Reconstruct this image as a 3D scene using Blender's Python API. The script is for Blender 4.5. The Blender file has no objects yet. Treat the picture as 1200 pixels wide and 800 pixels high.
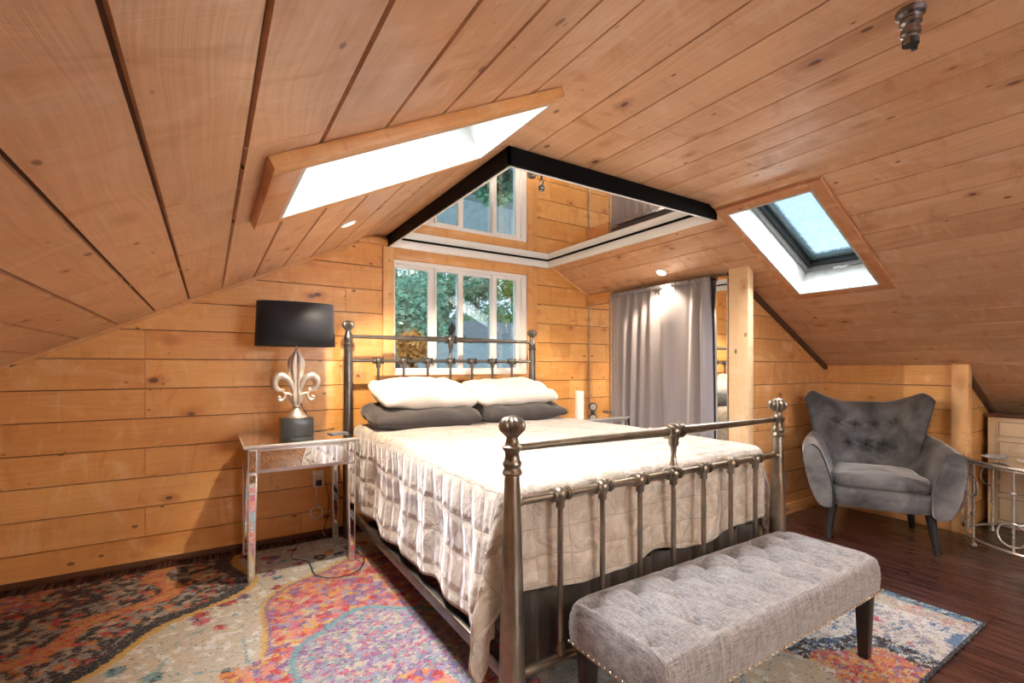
import bpy, bmesh, math, random
from math import pi, sin, cos, radians, sqrt, hypot, atan2
from mathutils import Vector, Matrix, noise
random.seed(7)
sc = bpy.context.scene
COL = sc.collection

# ------------------------------------------------------------------ helpers
def link(o, parent=None):
    COL.objects.link(o)
    if parent is not None:
        o.parent = parent
    return o

def smooth_mesh(me, ang=40):
    for p in me.polygons: p.use_smooth = True
    try:
        me.set_sharp_from_angle(angle=radians(ang))
    except Exception:
        pass

def obj(name, bm, mat, parent=None, smooth=True, ang=40, uvgrain=None):
    bmesh.ops.recalc_face_normals(bm, faces=bm.faces)
    if uvgrain is not None:
        box_uv(bm, uvgrain)
    me = bpy.data.meshes.new(name)
    bm.to_mesh(me); bm.free()
    if smooth: smooth_mesh(me, ang)
    if mat is not None: me.materials.append(mat)
    return link(bpy.data.objects.new(name, me), parent)

def box_uv(bm, grain):
    """grain: axis index of the board's length; metres"""
    uvl = bm.loops.layers.uv.verify()
    off = random.uniform(0, 40); off2 = random.uniform(0, 10)
    for f in bm.faces:
        n = f.normal
        ax = max(range(3), key=lambda i: abs(n[i]))
        others = [i for i in range(3) if i != ax]
        if grain in others:
            u = grain; v = [i for i in others if i != grain][0]
        else:
            u, v = others
        for l in f.loops:
            c = l.vert.co
            l[uvl].uv = (c[u] + off, c[v] + off2)

def thing(name, label, cat, loc=(0, 0, 0), rotz=0, group=None):
    o = bpy.data.objects.new(name, None)
    o.empty_display_size = 0.05
    COL.objects.link(o)
    o.location = loc; o.rotation_euler = (0, 0, rotz)
    o['label'] = label; o['category'] = cat
    if group: o['group'] = group
    return o

def tag(o, label, cat, group=None, kind=None):
    o['label'] = label; o['category'] = cat
    if group: o['group'] = group
    if kind: o['kind'] = kind
    return o

def struct(o):
    o['kind'] = 'structure'
    return o

def box(bm, c, s, rot=None, bevel=0.0, seg=2):
    r = bmesh.ops.create_cube(bm, size=1.0)
    vs = r['verts']
    M = Matrix.Translation(Vector(c))
    if rot is not None: M = M @ rot
    M = M @ Matrix.Diagonal((s[0], s[1], s[2], 1))
    bmesh.ops.transform(bm, matrix=M, verts=vs)
    if bevel > 0:
        es = list({e for v in vs for e in v.link_edges})
        bmesh.ops.bevel(bm, geom=es, offset=bevel, segments=seg, affect='EDGES', profile=0.5)

def box2(bm, a, b, bevel=0.0, seg=2):
    box(bm, [(a[i] + b[i]) / 2 for i in range(3)], [abs(b[i] - a[i]) for i in range(3)], bevel=bevel, seg=seg)

def taper_box(bm, a, b, sa, sb, bevel=0.0):
    """4-sided tapered bar from point a (size sa) to point b (size sb), z-ish axis"""
    vs = []
    for p, s in ((a, sa), (b, sb)):
        for dx, dy in ((-1, -1), (1, -1), (1, 1), (-1, 1)):
            vs.append(bm.verts.new((p[0] + dx * s[0] / 2, p[1] + dy * s[1] / 2, p[2])))
    fs = [vs[0:4][::-1], vs[4:8]]
    for i in range(4):
        j = (i + 1) % 4
        fs.append([vs[i], vs[j], vs[4 + j], vs[4 + i]])
    for f in fs: bm.faces.new(f)
    if bevel > 0:
        es = list({e for v in vs for e in v.link_edges})
        bmesh.ops.bevel(bm, geom=es, offset=bevel, segments=2, affect='EDGES', profile=0.5)

def lathe(bm, prof, c=(0, 0, 0), n=20, flutes=0, fl_amp=0.0, sx=1, sy=1, axis='Z', fl_range=None):
    """prof: [(r, h)]"""
    rings = []
    for r, h in prof:
        ring = []
        for i in range(n):
            a = 2 * pi * i / n
            rr = r
            if flutes and (fl_range is None or fl_range[0] <= h <= fl_range[1]):
                rr = r * (1 - fl_amp * (0.5 - 0.5 * cos(flutes * a)))
            x, y = rr * cos(a) * sx, rr * sin(a) * sy
            if axis == 'Z': p = (c[0] + x, c[1] + y, c[2] + h)
            elif axis == 'X': p = (c[0] + h, c[1] + x, c[2] + y)
            else: p = (c[0] + x, c[1] + h, c[2] + y)
            ring.append(bm.verts.new(p))
        rings.append(ring)
    for k in range(len(rings) - 1):
        for i in range(n):
            j = (i + 1) % n
            bm.faces.new((rings[k][i], rings[k][j], rings[k + 1][j], rings[k + 1][i]))
    bm.faces.new(rings[0][::-1]); bm.faces.new(rings[-1])

def ball(bm, c, r, n=16, m=10, sz=1.0):
    prof = []
    for i in range(m + 1):
        a = -pi / 2 + pi * i / m
        prof.append((max(r * cos(a), r * 0.02), r * sin(a) * sz))
    lathe(bm, prof, c, n)

def catmull(pts, n=8, closed=False):
    P = [Vector(p) for p in pts]; out = []
    m = len(P)
    rng = range(m) if closed else range(m - 1)
    for i in rng:
        if closed:
            p0, p1, p2, p3 = P[(i - 1) % m], P[i], P[(i + 1) % m], P[(i + 2) % m]
        else:
            p0, p1, p2, p3 = P[max(i - 1, 0)], P[i], P[i + 1], P[min(i + 2, m - 1)]
        for k in range(n):
            t = k / n
            out.append(0.5 * ((2 * p1) + (-p0 + p2) * t + (2 * p0 - 5 * p1 + 4 * p2 - p3) * t * t + (-p0 + 3 * p1 - 3 * p2 + p3) * t ** 3))
    if not closed: out.append(P[-1])
    return out

def tube(bm, pts, r, n=8, closed=False, flat=1.0, up=None):
    P = [Vector(p) for p in pts]; m = len(P)
    R = r if isinstance(r, (list, tuple)) else [r] * m
    rings = []; prevN = None
    for i in range(m):
        if closed: t = P[(i + 1) % m] - P[(i - 1) % m]
        else: t = P[min(i + 1, m - 1)] - P[max(i - 1, 0)]
        t.normalize()
        if prevN is None:
            ref = Vector(up) if up else (Vector((0, 0, 1)) if abs(t.z) < 0.9 else Vector((1, 0, 0)))
            N = (ref - t * ref.dot(t)).normalized()
        else:
            ref = Vector(up) if up else prevN
            N = (ref - t * ref.dot(t)).normalized()
        prevN = N
        B = t.cross(N)
        rings.append([bm.verts.new(P[i] + (N * cos(2 * pi * k / n) * flat + B * sin(2 * pi * k / n)) * R[i]) for k in range(n)])
    rng = range(m) if closed else range(m - 1)
    for i in rng:
        a, b = rings[i], rings[(i + 1) % m]
        for k in range(n):
            j = (k + 1) % n
            bm.faces.new((a[k], a[j], b[j], b[k]))
    if not closed:
        bm.faces.new(rings[0][::-1]); bm.faces.new(rings[-1])

def grid(bm, nu, nv, fn, closed_u=False):
    V = [[bm.verts.new(fn(i / (nu - (0 if closed_u else 1)), j / (nv - 1))) for i in range(nu)] for j in range(nv)]
    for j in range(nv - 1):
        for i in range(nu if closed_u else nu - 1):
            i2 = (i + 1) % nu
            bm.faces.new((V[j][i], V[j][i2], V[j + 1][i2], V[j + 1][i]))
    return V

def prism(bm, poly, z0, z1, axis='Y'):
    """poly in two coords extruded along axis"""
    def P(a, b, h):
        if axis == 'Y': return (a, h, b)
        if axis == 'Z': return (a, b, h)
        return (h, a, b)
    A = [bm.verts.new(P(a, b, z0)) for a, b in poly]
    B = [bm.verts.new(P(a, b, z1)) for a, b in poly]
    bm.faces.new(A); bm.faces.new(B[::-1])
    n = len(poly)
    for i in range(n):
        j = (i + 1) % n
        bm.faces.new((A[i], B[i], B[j], A[j]))

# ------------------------------------------------------------------ node helpers
class NT:
    def __init__(s, name):
        s.m = bpy.data.materials.new(name); s.m.use_nodes = True
        s.t = s.m.node_tree; s.t.nodes.clear()
        s.out = s.t.nodes.new('ShaderNodeOutputMaterial')
    def n(s, typ, **kw):
        nd = s.t.nodes.new(typ)
        for k, v in kw.items():
            setattr(nd, k, v)
        return nd
    def l(s, a, b): s.t.links.new(a, b)
    def val(s, nd, name, v):
        if hasattr(v, 'is_output') or isinstance(v, bpy.types.NodeSocket): s.l(v, nd.inputs[name])
        else: nd.inputs[name].default_value = v
    def math(s, op, a, b=None, c=None, clamp=False):
        nd = s.n('ShaderNodeMath', operation=op); nd.use_clamp = clamp
        s.val(nd, 0, a)
        if b is not None: s.val(nd, 1, b)
        if c is not None: s.val(nd, 2, c)
        return nd.outputs[0]
    def mix(s, f, a, b, mode='MIX'):
        nd = s.n('ShaderNodeMix', data_type='RGBA', blend_type=mode)
        s.val(nd, 0, f); s.val(nd, 6, a); s.val(nd, 7, b)
        return nd.outputs[2]
    def ramp(s, f, stops, interp='LINEAR'):
        nd = s.n('ShaderNodeValToRGB'); r = nd.color_ramp; r.interpolation = interp
        while len(r.elements) < len(stops): r.elements.new(0.5)
        for e, (p, c) in zip(r.elements, stops):
            e.position = p; e.color = c if len(c) == 4 else (*c, 1)
        s.l(f, nd.inputs[0]); return nd.outputs[0]
    def mapr(s, v, a, b, c=0.0, d=1.0, smooth=False):
        nd = s.n('ShaderNodeMapRange')
        if smooth: nd.interpolation_type = 'SMOOTHSTEP'
        s.val(nd, 0, v); s.val(nd, 1, a); s.val(nd, 2, b); s.val(nd, 3, c); s.val(nd, 4, d)
        return nd.outputs[0]
    def noise(s, vec, scale, detail=3, rough=0.5, dist=0.0, out=0):
        nd = s.n('ShaderNodeTexNoise'); s.val(nd, 'Vector', vec) if vec is not None else None
        s.val(nd, 'Scale', scale); s.val(nd, 'Detail', detail); s.val(nd, 'Roughness', rough); s.val(nd, 'Distortion', dist)
        return nd.outputs[out]
    def voro(s, vec, scale, feature='F1', rnd=1.0):
        nd = s.n('ShaderNodeTexVoronoi', feature=feature)
        s.val(nd, 'Vector', vec); s.val(nd, 'Scale', scale); s.val(nd, 'Randomness', rnd)
        return nd
    def xyz(s, x, y, z=0.0):
        nd = s.n('ShaderNodeCombineXYZ'); s.val(nd, 0, x); s.val(nd, 1, y); s.val(nd, 2, z)
        return nd.outputs[0]
    def sep(s, v):
        nd = s.n('ShaderNodeSeparateXYZ'); s.l(v, nd.inputs[0]); return nd.outputs
    def bump(s, h, strength=0.3, dist=0.01, normal=None):
        nd = s.n('ShaderNodeBump'); s.val(nd, 'Height', h); nd.inputs['Strength'].default_value = strength
        nd.inputs['Distance'].default_value = dist
        if normal is not None: s.l(normal, nd.inputs['Normal'])
        return nd.outputs[0]
    def bsdf(s, color, rough=0.5, metal=0.0, normal=None, spec=0.5, coat=0.0, coat_rough=0.1, sheen=0.0, sheen_rough=0.5, emit=None, estr=0.0, aniso=0.0, sheen_tint=None):
        b = s.n('ShaderNodeBsdfPrincipled')
        if isinstance(color, tuple): color = (*color[:3], 1)
        s.val(b, 'Base Color', color); s.val(b, 'Roughness', rough); s.val(b, 'Metallic', metal)
        s.val(b, 'Specular IOR Level', spec); s.val(b, 'Coat Weight', coat); s.val(b, 'Coat Roughness', coat_rough)
        s.val(b, 'Sheen Weight', sheen); s.val(b, 'Sheen Roughness', sheen_rough)
        if sheen_tint: b.inputs['Sheen Tint'].default_value = (*sheen_tint, 1)
        if normal is not None: s.l(normal, b.inputs['Normal'])
        if emit is not None:
            b.inputs['Emission Color'].default_value = (*emit, 1); b.inputs['Emission Strength'].default_value = estr
        s.l(b.outputs[0], s.out.inputs[0]); return b

def simple(name, color, rough=0.5, metal=0.0, noise_amt=0.06, scale=30, bump=0.05, **kw):
    m = NT(name)
    tc = m.n('ShaderNodeTexCoord').outputs['Object']
    nz = m.noise(tc, scale, 4)
    c = m.mix(m.mapr(nz, 0.3, 0.7), (*[x * (1 - noise_amt) for x in color], 1), (*[min(1, x * (1 + noise_amt)) for x in color], 1))
    m.bsdf(c, rough, metal, normal=m.bump(nz, bump, 0.004), **kw)
    return m.m

def pine(name, light, dark, knotc=(0.13, 0.042, 0.016), rough=0.38, coat=0.25, grain_amt=1.0, pale=(0.95, 0.66, 0.42)):
    m = NT(name)
    uv = m.n('ShaderNodeUVMap').outputs[0]
    x, y, _ = m.sep(uv)
    at = m.n('ShaderNodeAttribute', attribute_name='rnd')
    rnd = m.sep(at.outputs['Vector'])
    r1 = rnd[0]; r2 = rnd[1]
    ux = m.math('ADD', x, m.math('MULTIPLY', r1, 37.0)); vy = m.math('ADD', y, m.math('MULTIPLY', r2, 11.0))
    P = m.xyz(ux, vy)
    warp = m.noise(P, 3.0, 2)
    # knots: thin random subset of a jittered cell pattern, a little longer along the board
    kp = m.xyz(m.math('MULTIPLY', ux, 0.60), vy)
    v1 = m.voro(kp, 7.2)
    d1 = m.math('ADD', v1.outputs['Distance'], m.math('MULTIPLY', m.math('SUBTRACT', m.noise(P, 45, 2), 0.5), 0.05)); cr = m.sep(v1.outputs['Color'])
    on1 = m.math('GREATER_THAN', cr[0], 0.52)
    size = m.mapr(cr[1], 0, 1, 0.060, 0.150)
    core = m.math('MULTIPLY', on1, m.mapr(d1, size, m.math('MULTIPLY', size, 0.55), 0, 1, True))
    halo = m.math('MULTIPLY', on1, m.mapr(d1, m.math('MULTIPLY', size, 2.9), size, 0, 1, True))
    # tiny pin knots
    v2 = m.voro(kp, 13.0); c2 = m.sep(v2.outputs['Color'])
    core2 = m.math('MULTIPLY', m.math('GREATER_THAN', c2[0], 0.48), m.mapr(m.math('ADD', v2.outputs['Distance'], m.math('MULTIPLY', c2[1], 0.10)), 0.17, 0.11, 0, 1, True))
    # grain lines across y, bent round the knots and arching slowly
    gy = m.math('ADD', vy, m.math('MULTIPLY', m.noise(m.xyz(m.math('MULTIPLY', ux, 1.3), m.math('MULTIPLY', vy, 3.0)), 1.0, 1), 0.16))
    gy = m.math('ADD', gy, m.math('MULTIPLY', halo, 0.012))
    gl = m.noise(m.xyz(m.math('MULTIPLY', ux, 1.1), m.math('MULTIPLY', gy, 95.0)), 1.0, 3, 0.6)
    fine = m.noise(m.xyz(m.math('MULTIPLY', ux, 6.0), m.math('MULTIPLY', vy, 300.0)), 1.0, 2, 0.6)
    broad = m.noise(m.xyz(m.math('MULTIPLY', ux, 1.6), m.math('MULTIPLY', vy, 5.0)), 1.0, 3, 0.55, 0.6)
    f = m.mapr(gl, 0.35, 0.72, 0.0, 0.42 * grain_amt)
    f = m.math('ADD', f, m.mapr(fine, 0.35, 0.7, 0.0, 0.14 * grain_amt))
    f = m.math('ADD', f, m.mapr(broad, 0.35, 0.7, 0.0, 0.34))
    f = m.math('ADD', f, m.math('MULTIPLY', m.math('SUBTRACT', r1, 0.4), 0.5), clamp=True)
    col = m.mix(f, (*light, 1), (*dark, 1))
    flame = m.noise(m.xyz(m.math('MULTIPLY', ux, 2.4), m.math('MULTIPLY', vy, 7.0), 4.0), 1.0, 2, 0.5, 1.4)
    col = m.mix(m.mapr(flame, 0.58, 0.75, 0, 0.35), col, (*pale, 1))
    fig = m.noise(m.xyz(m.math('MULTIPLY', ux, 7.0), m.math('MULTIPLY', vy, 2.6), 9.0), 1.0, 4, 0.62, 1.8)
    col = m.mix(m.mapr(fig, 0.56, 0.74, 0, 0.55), col, (*[a * b_ for a, b_ in zip(dark, (0.88, 0.74, 0.62))], 1))
    col = m.mix(m.mapr(fig, 0.44, 0.30, 0, 0.30), col, (*pale, 1))
    col = m.mix(m.math('MULTIPLY', halo, 0.55), col, (*[a * b_ for a, b_ in zip(dark, (0.80, 0.62, 0.5))], 1))
    col = m.mix(m.math('MULTIPLY', core, 0.92), col, (*knotc, 1))
    col = m.mix(m.math('MULTIPLY', core2, 0.8), col, (*knotc, 1))
    hgt = m.math('ADD', m.math('MULTIPLY', broad, 1.0), m.math('MULTIPLY', gl, 0.15))
    hgt = m.math('ADD', hgt, m.math('MULTIPLY', fig, 0.9))
    hgt = m.math('SUBTRACT', hgt, m.math('MULTIPLY', core, 0.4))
    nr = m.bump(hgt, 0.4, 0.012)
    m.bsdf(col, m.mapr(broad, 0.3, 0.7, rough, rough + 0.1), 0, normal=nr, spec=0.45, coat=coat, coat_rough=0.22)
    return m.m

M = {}
M['pine_wall'] = pine('pine_wall', (0.88, 0.49, 0.165), (0.68, 0.29, 0.070), pale=(0.98, 0.72, 0.40))
M['pine_ceiling'] = pine('pine_ceiling', (0.76, 0.465, 0.275), (0.52, 0.26, 0.125), rough=0.34, coat=0.35, pale=(0.86, 0.64, 0.48))
M['pine_trim'] = pine('pine_trim', (0.76, 0.39, 0.14), (0.58, 0.25, 0.075), rough=0.4)
M['pine_post'] = pine('pine_post', (0.84, 0.50, 0.22), (0.68, 0.34, 0.12), rough=0.45, coat=0.1)
M['pale_post'] = pine('pale_post', (0.86, 0.62, 0.37), (0.74, 0.46, 0.23), rough=0.45, coat=0.1, pale=(0.92, 0.80, 0.62))
M['sky_trim'] = pine('skylight_trim', (0.58, 0.27, 0.12), (0.40, 0.15, 0.06), rough=0.35)
M['gap_backing'] = simple('board_backing', (0.11, 0.048, 0.022), 0.9)  # dark unfinished backing that shows in the board gaps
M['white_paint'] = simple('white_paint', (0.84, 0.85, 0.84), 0.5, noise_amt=0.03, scale=12, bump=0.03)
M['vinyl'] = simple('white_vinyl', (0.93, 0.94, 0.95), 0.3, noise_amt=0.01)
M['black_band'] = simple('black_lacquer', (0.003, 0.0025, 0.0025), 0.6, spec=0.08)
M['bronze'] = None
M['dark_trim'] = simple('dark_stained_trim', (0.10, 0.04, 0.018), 0.5, scale=20)

def shaft_mat():
    m = NT('whitewashed_plywood')
    tc = m.n('ShaderNodeTexCoord').outputs['Object']
    a = m.noise(tc, 5, 4, 0.6, 1.0); b = m.noise(tc, 60, 2)
    c = m.mix(m.mapr(a, 0.4, 0.7), (0.60, 0.61, 0.59, 1), (0.42, 0.44, 0.41, 1))
    c = m.mix(m.mapr(b, 0.70, 0.76, 0, 0.5), c, (0.35, 0.37, 0.36, 1))
    m.bsdf(c, 0.6, normal=m.bump(a, 0.15, 0.01)); return m.m
M['shaft'] = shaft_mat()

def mirror_mat(name='mirror_silver', tint=(0.93, 0.94, 0.93), rough=0.0):
    m = NT(name)
    m.bsdf(tint, rough, 1.0, spec=0.5); return m.m
M['mirror'] = mirror_mat()

def bronze_mat(name, c0, c1, rough=0.33):
    m = NT(name)
    tc = m.n('ShaderNodeTexCoord').outputs['Object']
    a = m.noise(tc, 9, 4, 0.6); b = m.noise(tc, 90, 2)
    c = m.mix(m.mapr(a, 0.35, 0.65), (*c0, 1), (*c1, 1))
    m.bsdf(c, m.mapr(b, 0.3, 0.7, rough - 0.05, rough + 0.1), 0.9, normal=m.bump(b, 0.03, 0.0006)); return m.m
M['bronze'] = bronze_mat('brushed_bronze', (0.19, 0.16, 0.12), (0.30, 0.255, 0.20))
M['pewter'] = bronze_mat('brushed_pewter', (0.13, 0.12, 0.112), (0.21, 0.195, 0.185))
M['silver_leaf'] = bronze_mat('silver_leaf', (0.50, 0.45, 0.40), (0.68, 0.62, 0.56), 0.36)
M['chrome'] = bronze_mat('chrome', (0.16, 0.16, 0.17), (0.28, 0.28, 0.30), 0.16)
M['nickel'] = bronze_mat('satin_nickel', (0.55, 0.53, 0.51), (0.68, 0.66, 0.64), 0.30)
M['champagne'] = simple('champagne_paint', (0.68, 0.655, 0.63), 0.32, metal=0.45, noise_amt=0.08)
M['black_gloss'] = simple('black_block', (0.022, 0.024, 0.024), 0.3)
M['black_plastic'] = simple('black_cable', (0.02, 0.02, 0.02), 0.5)
M['white_plastic'] = simple('white_plastic', (0.78, 0.77, 0.75), 0.4)
M['dark_leg'] = simple('dark_stained_wood', (0.022, 0.014, 0.011), 0.35, scale=40)
M['charcoal_leg'] = simple('charcoal_wood', (0.006, 0.007, 0.008), 0.5, scale=40)

def fabric(name, c0, c1, scale=400, rough=0.85, sheen=0.2, bump=0.25, stret=1.0, big=0.1):
    m = NT(name)
    tc = m.n('ShaderNodeTexCoord').outputs['Object']
    mp = m.n('ShaderNodeMapping'); m.l(tc, mp.inputs[0]); mp.inputs['Scale'].default_value = (stret, 1, 1)
    a = m.noise(mp.outputs[0], scale, 2, 0.7); b = m.noise(tc, 7, 3)
    f = m.math('ADD', m.mapr(a, 0.3, 0.7, 0, 1 - big), m.mapr(b, 0.3, 0.7, 0, big), clamp=True)
    c = m.mix(f, (*c0, 1), (*c1, 1))
    m.bsdf(c, rough, normal=m.bump(a, bump, 0.002), sheen=sheen, spec=0.2); return m.m

def linen(name, c0, c1):
    m = NT(name)
    tc = m.n('ShaderNodeTexCoord').outputs['Object']
    x, y, z = m.sep(tc)
    a = m.noise(m.xyz(m.math('MULTIPLY', x, 22), m.math('MULTIPLY', y, 300), m.math('MULTIPLY', z, 300)), 1, 3, 0.7)
    b = m.noise(m.xyz(m.math('MULTIPLY', x, 300), m.math('MULTIPLY', y, 22), m.math('MULTIPLY', z, 22)), 1, 3, 0.7)
    f = m.mapr(m.math('ADD', a, b), 0.78, 1.22)
    c = m.mix(f, (*c0, 1), (*c1, 1))
    m.bsdf(c, 0.9, normal=m.bump(m.math('ADD', a, b), 0.35, 0.002), sheen=0.25, spec=0.15); return m.m
M['bench_linen'] = linen('grey_linen', (0.12, 0.108, 0.108), (0.36, 0.335, 0.335))
M['curtain'] = fabric('curtain_satin', (0.24, 0.215, 0.23), (0.34, 0.31, 0.325), 300, 0.42, 0.3, 0.08)
M['pillow_white'] = fabric('pillow_cotton', (0.78, 0.72, 0.66), (0.86, 0.81, 0.76), 120, 0.85, 0.2, 0.12, big=0.5)
M['pillow_grey'] = fabric('charcoal_cotton', (0.05, 0.043, 0.043), (0.09, 0.08, 0.08), 200, 0.8, 0.2, 0.2, big=0.3)
M['shade'] = fabric('black_shade_fabric', (0.010, 0.011, 0.016), (0.024, 0.026, 0.036), 500, 0.5, 0.1, 0.15)
M['mattress'] = fabric('mattress_ticking', (0.5, 0.48, 0.45), (0.6, 0.57, 0.54), 200)
M['skirt'] = fabric('bed_skirt_cotton', (0.05, 0.042, 0.040), (0.11, 0.095, 0.09), 200, 0.8, 0.2, 0.2, big=0.3)

def velvet(name, c0, c1):
    m = NT(name)
    tc = m.n('ShaderNodeTexCoord').outputs['Object']
    a = m.noise(tc, 4.0, 5, 0.6, 0.6); b = m.noise(tc, 260, 2)
    c = m.mix(m.mapr(a, 0.38, 0.66), (*c0, 1), (*c1, 1))
    m.bsdf(c, 0.62, normal=m.bump(m.math('ADD', a, m.math('MULTIPLY', b, 0.05)), 0.18, 0.02), sheen=0.9, sheen_rough=0.32, sheen_tint=(0.95, 0.93, 0.92), spec=0.3); return m.m
M['velvet'] = velvet('grey_velvet', (0.045, 0.042, 0.043), (0.165, 0.155, 0.157))

def quilt_mat():
    m = NT('quilted_velvet')
    uv = m.n('ShaderNodeUVMap').outputs[0]
    x, y, _ = m.sep(uv)
    wn = m.noise(uv, 3.2, 3, out=1); ws = m.sep(wn)
    wx = m.math('MULTIPLY', m.math('SUBTRACT', ws[0], 0.5), 0.07); wy = m.math('MULTIPLY', m.math('SUBTRACT', ws[1], 0.5), 0.07)
    def line(c, w0, p, w):
        q = m.math('PINGPONG', m.math('ADD', c, w0), p / 2)
        return m.mapr(q, 0.0, w, 0.0, 1.0, True)
    PX, PY = 0.145, 0.092
    h = m.math('MULTIPLY', line(x, wx, PX, 0.03), line(y, wy, PY, 0.024))
    stitch = m.math('MULTIPLY', line(x, wx, PX, 0.0030), line(y, wy, PY, 0.0030))
    wr = m.noise(uv, 11, 5, 0.62, 1.6)
    cr = m.noise(m.xyz(m.math('MULTIPLY', x, 14), m.math('MULTIPLY', y, 30)), 1, 3, 0.6, 1.0)
    fine = m.noise(uv, 260, 2)
    c = m.mix(m.mapr(wr, 0.35, 0.7), (0.44, 0.37, 0.295, 1), (0.66, 0.595, 0.51, 1))
    c = m.mix(m.mapr(stitch, 0, 1, 0.55, 0.0), c, (0.30, 0.23, 0.17, 1))
    hh = m.math('ADD', m.math('MULTIPLY', h, 0.55), m.math('MULTIPLY', wr, 0.75)); hh = m.math('ADD', hh, m.math('MULTIPLY', cr, 0.55)); hh = m.math('ADD', hh, m.math('MULTIPLY', fine, 0.03))
    hh = m.math('ADD', hh, m.math('MULTIPLY', stitch, 0.12))
    m.bsdf(c, 0.68, normal=m.bump(hh, 0.7, 0.012), sheen=0.8, sheen_rough=0.35, sheen_tint=(0.9, 0.9, 0.98), spec=0.2); return m.m
M['quilt'] = quilt_mat()

def floor_mat():
    m = NT('mahogany_floor')
    tc = m.n('ShaderNodeTexCoord').outputs['Object']
    x, y, _ = m.sep(tc)
    br = m.n('ShaderNodeTexBrick')
    br.offset = 0.37; br.inputs['Scale'].default_value = 1.0
    br.inputs['Mortar Size'].default_value = 0.0016; br.inputs['Mortar Smooth'].default_value = 0.2
    br.inputs['Brick Width'].default_value = 1.1; br.inputs['Row Height'].default_value = 0.096
    br.inputs['Color1'].default_value = (0, 0, 0, 1); br.inputs['Color2'].default_value = (1, 1, 1, 1); br.inputs['Mortar'].default_value = (0.5, 0.5, 0.5, 1)
    m.l(m.xyz(y, x), br.inputs['Vector'])
    rv = m.sep(br.outputs['Color'])[0]
    g = m.noise(m.xyz(m.math('MULTIPLY', x, 60), m.math('MULTIPLY', y, 2.5), m.math('MULTIPLY', rv, 9)), 1, 4, 0.65)
    f = m.math('ADD', m.mapr(g, 0.3, 0.7, 0, 0.75), m.math('MULTIPLY', rv, 0.3), clamp=True)
    c = m.ramp(f, [(0, (0.020, 0.007, 0.006)), (0.5, (0.052, 0.018, 0.014)), (1, (0.12, 0.045, 0.032))])
    c = m.mix(br.outputs['Fac'], c, (0.008, 0.004, 0.003, 1))
    h = m.math('SUBTRACT', m.math('MULTIPLY', g, 0.25), br.outputs['Fac'])
    m.bsdf(c, m.mapr(g, 0.3, 0.7, 0.22, 0.34), normal=m.bump(h, 0.3, 0.003), spec=0.5, coat=0.3, coat_rough=0.15); return m.m
M['floor'] = floor_mat()

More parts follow.
